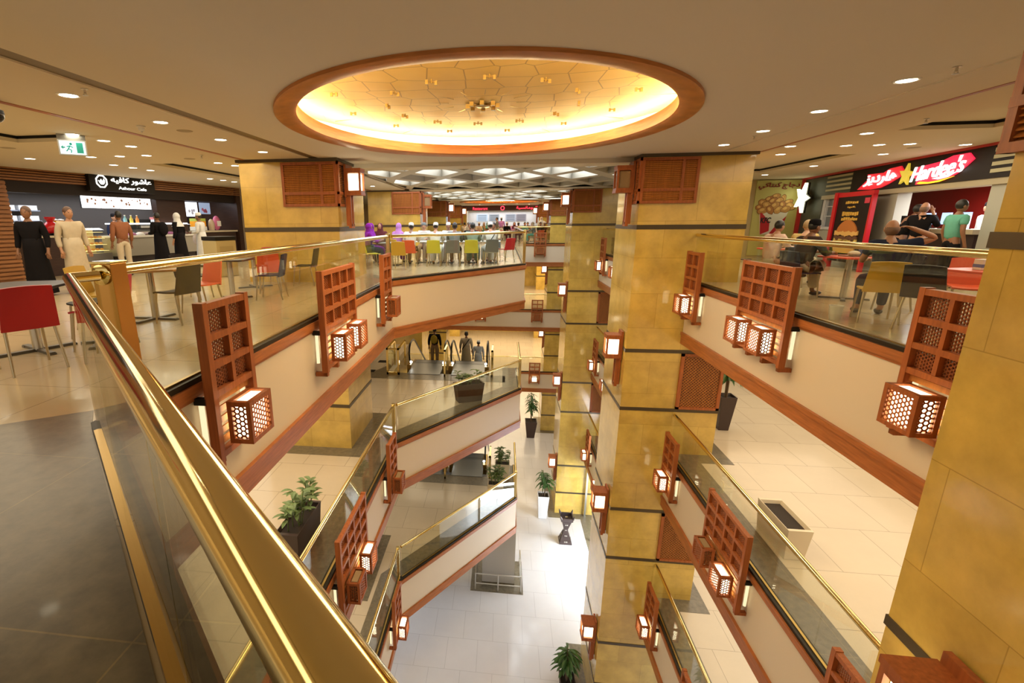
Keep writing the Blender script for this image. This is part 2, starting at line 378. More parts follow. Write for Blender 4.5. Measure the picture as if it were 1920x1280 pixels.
def dome(c, label, full, power):
    cx, cy, rx, ry = c
    t = thing('ceiling_recess', label, 'ceiling light', (cx, cy, CEIL))
    n = 96; prof = [(0.0, -.035), (0.0, .1), (-.30, .14), (-.30, -.035)]
    rows = [[((rx+o)*math.cos(2*PI*i/n), (ry+o)*math.sin(2*PI*i/n), z) for i in range(n)] for o, z in ((0, .02), (0, -.035), (-.04, -.05), (-.24, -.03), (-.28, -.01), (-.28, .16), (-.24, .16), (-.24, .05))]
    vs = [p for r_ in rows for p in r_]; fs = []
    for k in range(len(rows)-1):
        for i in range(n): fs.append((k*n+i, k*n+(i+1) % n, (k+1)*n+(i+1) % n, (k+1)*n+i))
    MB().add(vs, fs).build('wooden_rim', wood('rim_wood', (.50, .19, .05), .4, False), t, True)  # rim colour raised to carry the orange glow falling on it
    vs = []; fs = []; K = 10
    for k in range(K+1):
        s_ = k/K*1.16
        for i in range(n): vs.append((rx*s_*math.cos(2*PI*i/n), ry*s_*math.sin(2*PI*i/n), .30+.10*s_*s_))
    for k in range(K):
        for i in range(n): fs.append((k*n+i, k*n+(i+1) % n, (k+1)*n+(i+1) % n, (k+1)*n+i))
    MB().add(vs, fs).build('gilt_panel', GILT, t, True)
    ring = MB().tube([((rx+.16)*math.cos(2*PI*i/n), (ry+.16)*math.sin(2*PI*i/n), .17) for i in range(n+1)], .035, 8, False)
    ring.build('light_ring', emis('cove_glow', (1, .74, .34), power), t)
    wall = MB(); rows = [[((rx+.46)*math.cos(2*PI*i/n), (ry+.46)*math.sin(2*PI*i/n), z) for i in range(n)] for z in (.08, .46)]
    vs = [p for r_ in rows for p in r_]
    wall.add(vs, [(i, (i+1) % n, n+(i+1) % n, n+i) for i in range(n)]).build('cove_wall', WHITE, t)
    if full:
        for k in range(12):
            a = 2*PI*k/12+.1
            q = MB(); px, py = 1.42*math.cos(a), 1.45*math.sin(a)
            for dx in (-.06, .06):
                q.cbox((px+dx*abs(math.sin(a)), py+dx*abs(math.cos(a)), .27), (.035, .035, .05))
            q.tube([(px, py, .31), (px, py, .26)], .012, 6); q.tube([(px-.06*abs(math.sin(a)), py-.06*abs(math.cos(a)), .28), (px+.06*abs(math.sin(a)), py+.06*abs(math.cos(a)), .28)], .008, 6)
            q.build('spot_fitting', DBRASS, t)
        for k in range(12):
            a = 2*PI*k/12+.35; q = MB(); px, py = 2.15*math.cos(a), 2.4*math.sin(a)
            q.cbox((px-.03, py, .3), (.03, .03, .05)); q.cbox((px+.04, py, .3), (.03, .03, .05)); q.tube([(px-.03, py, .31), (px+.04, py, .31)], .008, 6); q.build('spot_fitting', DBRASS, t)
        q = MB()
        for k in range(8):
            a = 2*PI*k/8; q.cbox((.22*math.cos(a), .22*math.sin(a), .255), (.06, .06, .06)); q.tube([(.0, .0, .27), (.22*math.cos(a), .22*math.sin(a), .27)], .012, 6)
        q.lathe([(.001, .3), (.09, .28), (.11, .25), (.001, .235)], n=16); q.build('centre_rosette', DBRASS, t)
        sp = MB()
        for k in range(12):
            a = 2*PI*k/12+.1; sp.tube([(.5*math.cos(a), .5*math.sin(a), .302), (rx*1.05*math.cos(a), ry*1.05*math.sin(a), .398)], .006, 5)
        sp.build('seam', DBRASS, t)
    return t
dome(DC, 'large oval glowing ceiling recess with wooden rim and gilt hexagon panel', True, 48)
dome(DC2, 'far oval ceiling recess glowing orange in front of the red restaurant sign', False, 26)

# ---- coffered skylight ceiling of rhombic wells
def skylight(y0, y1, rows, label, lit):
    t = thing('coffered_skylight', label, 'skylight', (0, 0, CEIL))
    PXW, PYL = 1.7, 3.6; hw, hl = PXW/2, PYL/2
    x0, x1 = -4.16, 4.56
    fr = MB(); n = 0
    for j in range(rows+1):
        yc = y0+hl*j
        for i in range(-3, 4):
            xc = -.29+PXW*i+(0 if j % 2 else hw)
            cut = yc-hl < y0-.01 or yc+hl > y1+.01 or xc-hw < x0-.2 or xc+hw > x1+.3
            pts = [(xc, yc-hl), (xc+hw, yc), (xc, yc+hl), (xc-hw, yc)]
            cl = [(min(max(x, x0), x1), min(max(y, y0), y1)) for x, y in pts]
            if xc-hw > x1 or xc+hw < x0: continue
            k = .76
            def ins(f, dz): return [(xc+(x-xc)*f if True else x, yc+(y-yc)*f, dz) for x, y in cl]
            o_, a_, b_ = [(x, y, 0) for x, y in cl], ins(k, 0), ins(k*.9, .3)
            m0 = len(fr.v)
            fr.add(o_+a_+b_, [(q, (q+1) % 4, 4+(q+1) % 4, 4+q) for q in range(4)]+[(4+q, 4+(q+1) % 4, 8+(q+1) % 4, 8+q) for q in range(4)])
            p = MB().add([(x, y, .299) for x, y, z in b_], [(0, 1, 2, 3)])
            on = lit(i, j)
            p.build('light_panel', SKYGLOW if on else mat('skylight_dim', (.35, .36, .36), .6), t)
    fr.build('coffer_frame', mat('skylight_frame', (.44, .41, .34), .6), t)
    bk = MB().box(x0, y0, .32, x1, y1, .4); bk.build('backing', WHITE, t)
skylight(13.3, 22.3, 5, 'nearer coffered skylight of glowing white rhombic wells beyond the oval recess', lambda i, j: (i*3+j*5) % 7 not in (0, 4) and j < 4)
struct(MB().box(-4.16, 22.3, CEIL-.05, 4.56, 23.4, CEIL+.08).build('ceiling', PLAST))
skylight(23.4, 32.4, 5, 'farther coffered skylight of glowing white rhombic wells', lambda i, j: (i*5+j) % 6 != 1)
struct(MB().box(-4.16, 32.4, CEIL-.05, 4.56, 33.2, CEIL+.08).build('ceiling', PLAST))

# ================================================================ COLUMNS
def louver(t, x0, x1, y0, y1, z0, z1, face, nx=2):
    """wood louver frame with slats as one part on a column face: 'y' faces -y at y0, 'x' faces the void at x0"""
    w = (x1-x0) if face == 'y' else (y1-y0)
    M = Matrix.Translation((x0, y0, z0)) if face == 'y' else Matrix.Translation((x0, y0, z0)) @ Matrix.Rotation(PI/2, 4, 'Z') if face == 'xp' else Matrix.Translation((x0, y1, z0)) @ Matrix.Rotation(-PI/2, 4, 'Z')
    h = z1-z0; f = MB(); s = MB(); d = .07
    xs = [0, w*.72, w] if nx == 2 else [0, w]
    zs = [0, h*.3, h]
    for x in xs: f.box(min(max(x-.03, 0), w-.06), -d, 0, min(max(x-.03, 0), w-.06)+.06, 0, h, M)
    for z in zs: f.box(0, -d-.004, min(max(z-.03, 0), h-.06), w, 0, min(max(z-.03, 0), h-.06)+.06, M)
    k = int(h/.042)
    for i in range(k):
        z = .05+i*(h-.1)/k
        s.add([M @ Vector(p) for p in ((.03, -.055, z), (w-.03, -.055, z), (w-.03, -.012, z+.04), (.03, -.012, z+.04), (.03, -.05, z-.008), (w-.03, -.05, z-.008))], [(0, 1, 2, 3), (0, 1, 5, 4)])
    s.box(.02, -.008, .02, w-.02, .0, h-.02, M)
    p = f.build('louver_frame', WOOD, t); s.build('louver_slats', WOODL, p)
def column(x0, x1, y0, y1, label, top, void, lat, base=True, louv=True, bands=True):
    t = thing('marble_column', label, 'column', ((x0+x1)/2, (y0+y1)/2, F0)); ox, oy = (x0+x1)/2, (y0+y1)/2
    T = lambda mb: mb
    L0 = lambda x: x-ox
    z0 = 0
    MB().box(x0-ox, y0-oy, 0, x1-ox, y1-oy, top-F0).build('shaft', MARBLE, t)
    if bands:
        for zf in (F3, F2, F1, F0):
            for dz in (1.13, 2.62):
                if zf == F3 and dz > 2: continue
                z = zf+dz-F0+(.05 if zf == F3 else 0)
                MB().box(x0-ox-.012, y0-oy-.012, z, x1-ox+.012, y1-oy+.012, z+(.1 if zf == F3 else .085)).build('band', BAND, t)
    MB().box(x0-ox-.05, y0-oy-.05, top-F0-.06, x1-ox+.05, y1-oy+.05, top-F0).build('capital_band', BAND, t)
    if louv:
        vx = x0-ox if void > 0 else x1-ox
        if void > 0: louver(t, x0-ox-.02, x0-ox+1.18, y0-oy, 0, F3+1.74-F0, F3+2.70-F0, 'y'); louver(t, x0-ox, 0, y0-oy-.05, y0-oy+.95, F3+1.74-F0, F3+2.70-F0, 'x')
        else: louver(t, x1-ox-1.28, x1-ox+.02, y0-oy, 0, F3+1.74-F0, F3+2.70-F0, 'y'); louver(t, x1-ox, 0, y0-oy-.05, y0-oy+.95, F3+1.74-F0, F3+2.70-F0, 'xp')
    for zf in lat:
        w0, w1 = (RX-ox+.02, x1-ox-.02)
        fr = MB(); zA, zB = zf+1.22-F0, zf+2.62-F0; y = y0-oy
        for a_ in ((w0, zA, w0+.07, zB), (w1-.07, zA, w1, zB), (w0, zA, w1, zA+.06), (w0, zB-.06, w1, zB)): fr.box(a_[0], y-.06, a_[1], a_[2], y, a_[3])
        p = fr.build('lattice_frame', WOOD, t)
        g = MB(); sp_ = .075; W_, H_ = w1-w0-.14, zB-zA-.12; x_, z_ = w0+.07, zA+.06
        for sgn in (1, -1):
            k = -H_
            while k < W_:
                pa = (k, 0) if sgn > 0 else (k, H_); pb = (k+H_, H_) if sgn > 0 else (k+H_, 0)
                a0, a1 = max(k, 0), min(k+H_, W_)
                if a1 > a0+.01:
                    za, zb = (a0-k, a1-k) if sgn > 0 else (H_-(a0-k), H_-(a1-k))
                    dd = .011
                    g.add([(x_+a0, y-.035, z_+za-dd), (x_+a1, y-.035, z_+zb-dd), (x_+a1, y-.035, z_+zb+dd), (x_+a0, y-.035, z_+za+dd), (x_+a0, y-.02, z_+za-dd), (x_+a1, y-.02, z_+zb-dd), (x_+a1, y-.02, z_+zb+dd), (x_+a0, y-.02, z_+za+dd)],
                          [(0, 1, 2, 3), (0, 1, 5, 4), (3, 2, 6, 7)])
                k += sp_
        g.build('lattice', WOODL, p)
        MB().box(w0+.02, y-.012, zA+.02, w1-.02, y-.002, zB-.02).build('lattice_back', mat('lattice_back', (.16, .05, .02), .6), p)
    return t
column(3.0, 5.3, 12, 14.2, 'yellow marble column on the right, second from the camera, with louver panel and lattice panels', CEIL, 1, (F2, F1))
column(3.05, 5.3, 1.3, 3.6, 'huge yellow marble column filling the right edge of the view', CEIL, 1, (), louv=False)
column(2.95, 5.25, 22.7, 24.9, 'third yellow marble column along the right side of the atrium', CEIL, 1, (F2, F1))
column(2.95, 5.25, 33.05, 35.2, 'yellow marble column on the right at the far end of the atrium', CEIL, 1, ())
column(2.9, 5.2, 43.4, 45.2, 'right column beside the red restaurant sign', CEIL, 1, ())
column(-6.1, -3.78, 11.35, 13.5, 'yellow marble column at the left, nearest, with wide louver panel', CEIL, -1, ())
column(-6.15, -3.75, 22.7, 24.9, 'second yellow marble column on the left behind the diners', CEIL, -1, ())
column(-6.15, -3.75, 33.0, 35.2, 'third yellow marble column on the left at the far end', CEIL, -1, ())
column(-6.1, -3.7, 43.4, 45.2, 'left column beside the red restaurant sign', CEIL, -1, ())
# granite aprons at column feet
for z in (F2, F1, F0):
    for x0, x1, y0, y1 in ((3.0, 5.3, 12, 14.2), (2.95, 5.25, 22.7, 24.9), (-6.1, -3.78, 11.35, 13.5), (2.95, 5.25, 33.05, 35.2)):
        lo = x0-.35 if z == F0 or x0 < 0 else RX+.17
        struct(MB().box(lo, y0-.45, z-.01, x1+.35, y1+.35, z+.006).build('trim_4', GRAN))
c = thing('marble_pillar', 'pale square pillar on the ground floor under the left gallery corner', 'pillar', (.15, 17.75, F0))
MB().box(-.65, -.6, 0, .65, .6, F1-1.45-F0).build('shaft', mat('pale_marble', (.50, .48, .44), .25), c)
MB().box(-.66, -.61, .0, .66, .61, .12).build('plinth', GRAN, c)
struct(MB().box(-.95, 16.7, F0-.01, 1.15, 18.7, F0+.006).build('trim_4', GRAN))

# ================================================================ RAILINGS
def railing(label, path, z, posts, side=1, r=.04, pane=1.25, group=None, name='glass_railing', big=False, inset=.04):
    o = path[0]; t = thing(name, label, 'railing', (o[0], o[1], z), 0, group)
    P = [Vector((p[0]-o[0], p[1]-o[1])) for p in path]
    off = -inset*side
    def offp(i):
        d1 = (P[i]-P[i-1]).normalized() if i else (P[1]-P[0]).normalized(); d2 = (P[i+1]-P[i]).normalized() if i < len(P)-1 else d1
        n1 = Vector((d1.y, -d1.x)); n2 = Vector((d2.y, -d2.x)); mm = (n1+n2).normalized(); return P[i]+mm/max(.3, mm.dot(n1))*off
    Q = [offp(i) for i in range(len(P))]
    MB().tube([(q.x, q.y, 1.05) for q in Q], r, 20 if big else 12).build('handrail', BRASS, t, True)
    ch = MB(); strip(ch, [tuple(q) for q in Q], -.028 if big else -.018, .028 if big else .018, .0, .06); ch.build('base_channel', DBRASS, t)
    for i in range(len(Q)-1):
        d = Q[i+1]-Q[i]; L_ = d.length; n = max(1, round(L_/pane)); u = d/L_
        for k in range(n):
            s0, s1 = L_*k/n+.008, L_*(k+1)/n-.008
            m_ = MB(); strip(m_, [tuple(Q[i]+u*s0), tuple(Q[i]+u*s1)], -.006, .006, .05, 1.03); m_.build('glass_pane', GLASSN if big else GLASS, t)
    for i in posts:
        q = Q[i]; MB().box(q.x-.045, q.y-.045, 0, q.x+.045, q.y+.045, 1.12).build('post', BRASS, t, bevel=.006)
    return t
lvn = {'top': 'top-floor', 'second': 'second-floor', 'first': 'first-floor'}
for lv, z in LV.items():
    n = lvn[lv]
    if lv == 'top':
        railing('thick polished brass handrail on glass panes running past the camera', [(1.2, -1.007), (-2.6, 2.672), (-2.555, 2.84)], z, [], 1, .0325, 1.3, big=True, inset=0)
    railing(f'brass-railed glass balustrade along the left {n} gallery edge', [(-2.7, 3.02 if lv == 'top' else 2.9), A], z, [1])
    railing(f'brass-railed glass balustrade on the slanted end of the left {n} gallery', [(A[0]+.06, A[1]+.09), B], z, [1])
    railing(f'glass balustrade running back from the far corner of the left {n} gallery', [(B[0], B[1]+.1), (.72, 32.9) if lv == 'top' else (.72, 19.2)], z, [], 1, .04, 1.6)
    railing(f'brass-railed glass balustrade on the right {n} gallery between the two nearest columns', [(RX, 11.98), (RX, 3.62)], z, [])
    railing(f'glass balustrade on the right {n} gallery between the second and third columns', [(RX, 22.68), (RX, 14.22)], z, [])
    railing(f'glass balustrade on the right {n} gallery behind the third column', [(RX, 32.9), (RX, 24.92)], z, [])
    railing(f'glass balustrade of the far {n} bridge across the atrium', [(.88, 33), (2.94, 33)] if lv == 'top' else [(-4.2, 33), (2.94, 33)], z, [])
# newel where the thick handrail meets the gallery railing
t = thing('railing_newel', 'square brass newel post at the corner of the near railing', 'post', (-2.56, 2.95, F3))
MB().box(-.07, -.07, 0, .07, .07, 1.12).build('newel_post', mat('satin_copper_brass', (.62, .34, .10), .25, 1), t, bevel=.004)
MB().box(-.076, -.076, 1.12, .076, .076, 1.135).build('newel_cap', BRASS, t, bevel=.004)
MB().lathe([(.033, 0), (.065, .0), (.065, .012), (.033, .02)], n=20, m=Matrix.Translation((.0, -.071, 1.05)) @ Matrix.Rotation(PI/2, 4, 'X')).build('flange', BRASS, t, True)

# ================================================================ LATTICE WALL LAMPS
def hexlat(mb, x0, z0, x1, z1, y, s, th=.012, hole=.66, M=None):
    """perforated honeycomb screen in the xz plane"""
    dx, dz = s*1.5, s*math.sqrt(3); ni, nj = int((x1-x0)/dx)+2, int((z1-z0)/dz)+2
    cl = lambda x, z: (min(max(x, x0), x1), min(max(z, z0), z1))
    for i in range(ni):
        for j in range(nj):
            cx, cz = x0+i*dx, z0+j*dz+(dz/2 if i % 2 else 0)
            if cx-s > x1 or cz-s > z1: continue
            o = [cl(cx+s*math.cos(PI/3*k), cz+s*math.sin(PI/3*k)) for k in range(6)]
            h = [cl(cx+s*hole*math.cos(PI/3*k), cz+s*hole*math.sin(PI/3*k)) for k in range(6)]
            vs = [(a, y+th, b) for a, b in o]+[(a, y+th, b) for a, b in h]+[(a, y, b) for a, b in h]
            if M is not None: vs = [M @ Vector(p) for p in vs]
            fs = []
            for k in range(6):
                q = (k+1) % 6; fs += [(k, q, 6+q, 6+k), (6+k, 6+q, 12+q, 12+k)]
            mb.add(vs, fs)
def lantern_parts(t, cx, y0, z0, w, d, h, fine=True):
    c = MB(); b = .045
    for x in (cx-w/2, cx+w/2-b):
        for y in (y0, y0+d-b): c.box(x, y, z0, x+b, y+b, z0+h)
    for z in (z0, z0+h-b):
        for y in (y0, y0+d-b): c.box(cx-w/2, y, z, cx+w/2, y+b, z+b)
        for x in (cx-w/2, cx+w/2-b): c.box(x, y0, z, x+b, y0+d, z+b)
    ln = c.build('lantern', WOOD, t)
    f = MB(); s = .028
    if fine:
        hexlat(f, cx-w/2+b, z0+b, cx+w/2-b, z0+h-b, y0+d-.022, s, .008, .68)
        M = Matrix.Translation((cx-w/2+.022, y0+d, 0)) @ Matrix.Rotation(-PI/2, 4, 'Z')
        hexlat(f, b, z0+b, d-b, z0+h-b, -.004, s, .008, .68, M)
        M = Matrix.Translation((cx+w/2-.022, y0, 0)) @ Matrix.Rotation(PI/2, 4, 'Z')
        hexlat(f, b, z0+b, d-b, z0+h-b, -.004, s, .008, .68, M)
        f.build('lattice_face', WOOD, ln)
    MB().box(cx-w/2+.05, y0+.04, z0+.05, cx+w/2-.05, y0+d-.05, z0+h-.06).build('glow', GLOW, ln)
    MB().box(cx-w/2+.07, y0+.06, z0+h-.02, cx+w/2-.07, y0+d-.06, z0+h-.012).build('top_glow', GLOWTOP, ln)
    return ln
def lamp(cols):
    w = .76 if cols == 2 else 1.56
    t = thing('lattice_wall_lamp', 'x', 'wall lamp', (0, 0, 0))
    f = MB(); y0, y1 = .12, .20; x0, x1 = -w/2, w/2; H = 1.53
    for x in (x0, x1-.07): f.box(x, y0-.01, .06, x+.07, y1, H)
    n = cols; cw = (w-.14-(n-1)*.05)/n
    for i in range(1, n): f.box(x0+.07+i*cw+(i-1)*.05, y0, .70, x0+.07+i*cw+i*.05, y1-.006, H-.02)
    for z in (H-.07, 1.19, .935, .68): f.box(x0+.01, y0, z, x1-.01, y1-.003, z+.06)
    f.box(x0+.01, y0, .10, x1-.01, y1-.003, .16)
    f.build('frame', WOOD, t)
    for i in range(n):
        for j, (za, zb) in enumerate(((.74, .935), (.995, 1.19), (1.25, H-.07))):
            g = MB(); xa = x0+.07+i*(cw+.05); hexlat(g, xa, za, xa+cw, zb, y0+.012, .021, .012, .7); g.build('lattice_panel', LATSHADE, t)
    s = MB()
    for k in range(5): s.box(x0+.06, y0+.01, .2+k*.1, x1-.06, y0+.03, .26+k*.1)
    s.build('back_slats', WOODL, t)
    ft = [x0+.02, x1-.09] if n == 2 else [x0+.02, x0+.5, x1-.57, x1-.09]
    for x in ft:
        b = MB(); b.box(x, 0, .0, x+.07, y1-.02, .06); b.box(x, y0, .0, x+.07, y1-.02, .3); b.build('bracket_foot', WOOD, t)
    for x in (x0+.03, x1-.03): MB().tube([(x, .05, .2), (x, .05, .62)], .025, 8).build('tube_light', emis('tube_glow', (1, .85, .5), .55), t)
    for x in (x0+.0, x1-.06): MB().box(x, 0, .62, x+.06, y0, .68).build('stand_off', BLACK, t)
    for cx in ((0,) if n == 2 else (-.38, .38)): lantern_parts(t, cx, y1, .19, .42, .23, .41)
    return t
LAMP = {2: lamp(2), 4: lamp(4)}; _used = set()
def put(proto, key, loc, rz, label, group, unlit=()):
    if key in _used: r = dup(proto, loc, rz, label, group)
    else:
        _used.add(key); r = proto; r.location = loc; r.rotation_euler = (0, 0, rz); r['label'] = label; r['group'] = group
    k = 0
    for ch in r.children:
        if ch.name.startswith('lantern'):
            for g in ch.children:
                if 'glow' in g.name:
                    g.material_slots[0].link = 'OBJECT'; g.material_slots[0].material = UNLIT if k in unlit else (GLOWTOP if 'top' in g.name else GLOW)
            k += 1
    return r
def lab(cols, lit, where):
    return ('single' if cols == 2 else 'wide double')+' wooden lattice lamp, '+lit+', '+where
dz = -.81
for lv, z in LV.items():
    n = lvn[lv]
    g = f'lattice lamps along the {n} galleries'
    for cols, y, wh in ((2, 4.15, 'nearest on the left'), (4, 7.36, 'middle of the left'), (2, 10.55, 'at the bend of the left')):
        lit = 'lit'; un = ()
        if (lv, y) in (('top', 10.55), ('second', 10.55)): lit = 'unlit'; un = (0,)
        if (lv, y) == ('second', 7.36): lit = 'one lantern dark'; un = (1,)
        put(LAMP[cols], cols, (LX+.02, y, z+dz), -PI/2, lab(cols, lit, f'{wh} {n} gallery front'), g, un)
    for cols, y, wh in ((2, 5.0, 'nearest on the right'), (4, 8.29, 'middle of the near right'), (2, 11.35, 'beside the second marble column, right')):
        lit = 'lit'; un = ()
        if (lv, y) == ('second', 8.29): lit = 'one lantern dark'; un = (1,)
        put(LAMP[cols], cols, (RX-.02, y, z+dz), PI/2, lab(cols, lit, f'{wh} {n} gallery front'), g, un)
    for cols, y, wh in ((4, 18.2, 'behind the second marble column, right'), (2, 21.4, 'beside the third marble column, right')):
        put(LAMP[cols], cols, (RX-.02, y, z+dz), PI/2, lab(cols, 'lit', f'{wh} {n} gallery front'), g)
    put(LAMP[2], 2, (RX-.02, 30.2, z+dz), PI/2, lab(2, 'lit', f'far right {n} gallery front by the bridge'), g)
    un = () if lv == 'first' else (0,)
    put(LAMP[2], 2, (2.35, 33-.02, z+dz), PI, lab(2, 'unlit' if un else 'lit', f'on the far {n} bridge'), g, un)
    if lv != 'top': put(LAMP[2], 2, (-1.4, 33-.02, z+dz), PI, lab(2, 'lit', f'on the far {n} bridge over the escalators'), g)

def corner_lantern():
    t = thing('corner_lantern', 'x', 'wall lamp')
    b = MB(); b.box(-.17, 0, -.1, .17, .05, .62); b.box(-.12, .0, -.75, -.05, .12, 0); b.box(.05, .0, -.75, .12, .12, 0); b.box(-.12, .05, -.8, .12, .12, -.7)
    b.box(-.19, .05, -.06, .19, .40, -.0); b.box(-.19, .05, .47, .19, .40, .53)
    b.build('bracket', WOOD, t); lantern_parts(t, 0, .05, 0, .36, .34, .47, False); return t
CL = corner_lantern()
def cl(x, y, z, rz, label, unlit=()): put(CL, 'cl', (x, y, z), rz, label, 'corner lanterns on the marble columns', unlit)
for nm, zf, h in (('top-floor', F3, 2.05), ('second-floor', F2, 2.45), ('first-floor', F1, 2.45), ('ground-floor', F0, 2.5)):
    cl(2.91 if zf == F3 else 2.985, 12.4, zf+h, PI/2, f'{nm} wooden lantern on the void side of the second right column', (0,) if zf == F3 else ())
    cl(2.86 if zf == F3 else 2.935, 23.0, zf+h, PI/2, f'{nm} wooden lantern on the void side of the third right column')
    if zf != F0: cl(2.86 if zf == F3 else 2.935, 33.4, zf+h, PI/2, f'{nm} wooden lantern on the far right column by the bridge')
cl(3.03, 2.9, F2+2.28, PI/2, 'wooden lantern low on the huge near column, second-floor height')
cl(-3.68, 11.75, F3+2.05, -PI/2, 'glowing wooden lantern on the void side of the nearest left column')
cl(-3.66, 23.0, F3+2.05, -PI/2, 'dark wooden lantern on the second left column', (0,))
cl(-3.66, 33.4, F3+2.05, -PI/2, 'glowing wooden lantern on the third left column')
cl(-3.61, 43.7, F3+2.05, -PI/2, 'glowing lantern left of the red restaurant sign')
cl(2.81, 43.7, F3+2.05, PI/2, 'glowing lantern right of the red restaurant sign')

# louver returns on the near right column corner
t = thing('louver_panel', 'wood louver panel at the top of the huge near column', 'panel', (3.05, 3.6, F3))
louver(t, 0, 0, -.95, .04, 1.74, 2.70, 'x')

# ================================================================ CEILING FITTINGS
def downlight():
    t = thing('downlight', 'x', 'ceiling light')
    MB().lathe([(.085, -.004), (.105, -.012), (.12, -.004), (.12, .0), (.085, .0)], n=24).build('ring', WHITE, t, True)
    MB().lathe([(.0005, -.008), (.088, -.008), (.088, -.004), (.0005, -.004)], n=24).build('lens', DOWN, t)
    return t
DL = downlight()
def dls(pts, label, group):
    for x, y in pts: put(DL, 'dl', (x, y, CEIL), 0, label, group)
dls([(-4.9, 5.5+1.55*k) for k in range(-1, 4)], 'round downlight in the single row beside the dark ceiling groove on the left', 'downlights beside the left ceiling groove')
dls([(4.18, 4.85+1.5*k) for k in range(5)], 'round downlight in the single row on the right above the void edge', 'downlights above the right void edge')
dls([(-6.92, 7.7), (-6.92, 8.35), (-6.92, 9.0), (-10.3, 10.2), (-8.82, 10.2), (-8.14, 10.2), (-7.52, 10.2), (-9.46, 11.6), (-9.46, 12.25), (-9.46, 12.9), (-6.8, 11.7), (-6.7, 12.3), (-9.4, 15.6), (-9.3, 16.2), (-9.3, 16.9), (-10.9, 8.9), (-6.9, 15.2), (-6.9, 16.0)], 'round downlight in the outer ceiling before the dark cafe', 'downlights before the left cafe')
dls([(6.08, 9.9), (5.6, 11.3), (6.67, 11.4), (7.26, 11.4), (7.8, 11.4), (9.0, 11.7), (6.07, 12.6), (8.4, 13.0), (8.3, 15.4), (8.3, 18), (5.9, 14.5), (5.9, 16)], 'round downlight in the outer ceiling before the red and black burger restaurant', 'downlights before the right restaurant')
dls([(-5.2, 15.5), (-5.2, 17), (-5.2, 18.5), (-5.2, 20), (-5, 27), (-5, 29), (5, 17), (5, 19.5), (5, 21.5), (-2, 42.5), (0, 42.5), (2, 42.5), (1, 41.4)], 'small distant downlight between the far marble columns', 'distant downlights')
def sprinkler(x, y, label):
    t = thing('sprinkler_head', label, 'sprinkler', (x, y, CEIL), 0, 'ceiling sprinkler heads')
    MB().lathe([(.035, 0), (.035, -.006), (.012, -.012), (.012, -.04), (.003, -.045)], n=14).build('body', STEEL, t)
    q = MB(); q.lathe([(.003, -.06), (.028, -.062), (.028, -.066), (.003, -.066)], n=14); q.tube([(-.014, 0, -.035), (-.018, 0, -.05), (0, 0, -.064), (.018, 0, -.05), (.014, 0, -.035)], .003, 5); q.build('deflector', STEEL, t)
sprinkler(-4.52, 5.3, 'sprinkler head beside the dark groove, near left ceiling'); sprinkler(4.3, 5.9, 'sprinkler head in the near right ceiling'); sprinkler(4.3, 9.9, 'sprinkler head in the right ceiling above the second column')
sprinkler(-6.4, 10.4, 'sprinkler head in the outer left ceiling'); sprinkler(6.1, 8.7, 'sprinkler head in the outer right ceiling')
t = thing('smoke_detector', 'white round smoke detector in the left ceiling band', 'smoke detector', (-5.38, 7.27, CEIL))
MB().lathe([(.06, 0), (.06, -.02), (.045, -.025), (.04, -.06), (.025, -.075), (.0005, -.075)], n=20).build('body', WHITE, t, True)
MB().lathe([(.012, -.075), (.012, -.09), (.0005, -.092)], n=12).build('sensor', STEEL, t)
t = thing('dome_camera', 'black dome security camera at the left edge of the ceiling', 'camera', (-5.95, 5.55, CEIL))
MB().lathe([(.07, 0), (.07, -.02), (.02, -.03), (.02, -.1), (.09, -.11), (.095, -.15)], n=20).build('mount', BLACK, t, True)
MB().ell((0, 0, -.16), (.09, .09, .09), 18, 10).build('dome', mat('smoked_dome', (.01, .01, .012), .08), t, True)
for k, (x, y) in enumerate(((-5.0, 7.75), (-9.3, 8.8), (-7.0, 10.9), (8.3, 12.0))):
    tg = ('grey round ceiling speaker beside the left groove', 'dark round ceiling grille near the exit sign', 'pale round ceiling speaker before the cafe', 'pale round ceiling speaker before the burger restaurant')[k]
    o = MB().lathe([(.0005, -.008), (.1, -.008), (.115, -.004), (.12, 0), (.0005, 0)], n=24).build('ceiling_speaker', mat('speaker_grille', (.36, .30, .2), .7), None); o.location = (x, y, CEIL); tag(o, tg, 'speaker', 'ceiling speakers')

# ================================================================ SHEETS, CHAIRS, TABLES
def sheet(fn, nu, nv, th):
    """curved plate with thickness: fn(u, v) -> point, thickness along the local normal"""
    P = [[Vector(fn(i/nu, j/nv)) for j in range(nv+1)] for i in range(nu+1)]
    N = [[None]*(nv+1) for _ in range(nu+1)]
    for i in range(nu+1):
        for j in range(nv+1):
            a = P[min(i+1, nu)][j]-P[max(i-1, 0)][j]; b = P[i][min(j+1, nv)]-P[i][max(j-1, 0)]; N[i][j] = a.cross(b).normalized()
    k = nv+1; m = (nu+1)*k
    vs = [P[i][j]+N[i][j]*th/2 for i in range(nu+1) for j in range(k)]+[P[i][j]-N[i][j]*th/2 for i in range(nu+1) for j in range(k)]
    fs = []
    for i in range(nu):
        for j in range(nv):
            q = (i*k+j, (i+1)*k+j, (i+1)*k+j+1, i*k+j+1); fs += [q, tuple(m+x for x in reversed(q))]
    bd = [i*k for i in range(nu+1)]+[nu*k+j for j in range(1, k)]+[i*k+nv for i in range(nu-1, -1, -1)]+[j for j in range(nv-1, 0, -1)]
    for a, b in zip(bd, bd[1:]+bd[:1]): fs.append((a, b, m+b, m+a))
    return MB().add(vs, fs)
RED = mat('red_plastic', (.46, .012, .022), .35); ORED = mat('orange_red_plastic', (.62, .085, .03), .38); YEL = mat('yellow_plastic', (.62, .38, .04), .38)
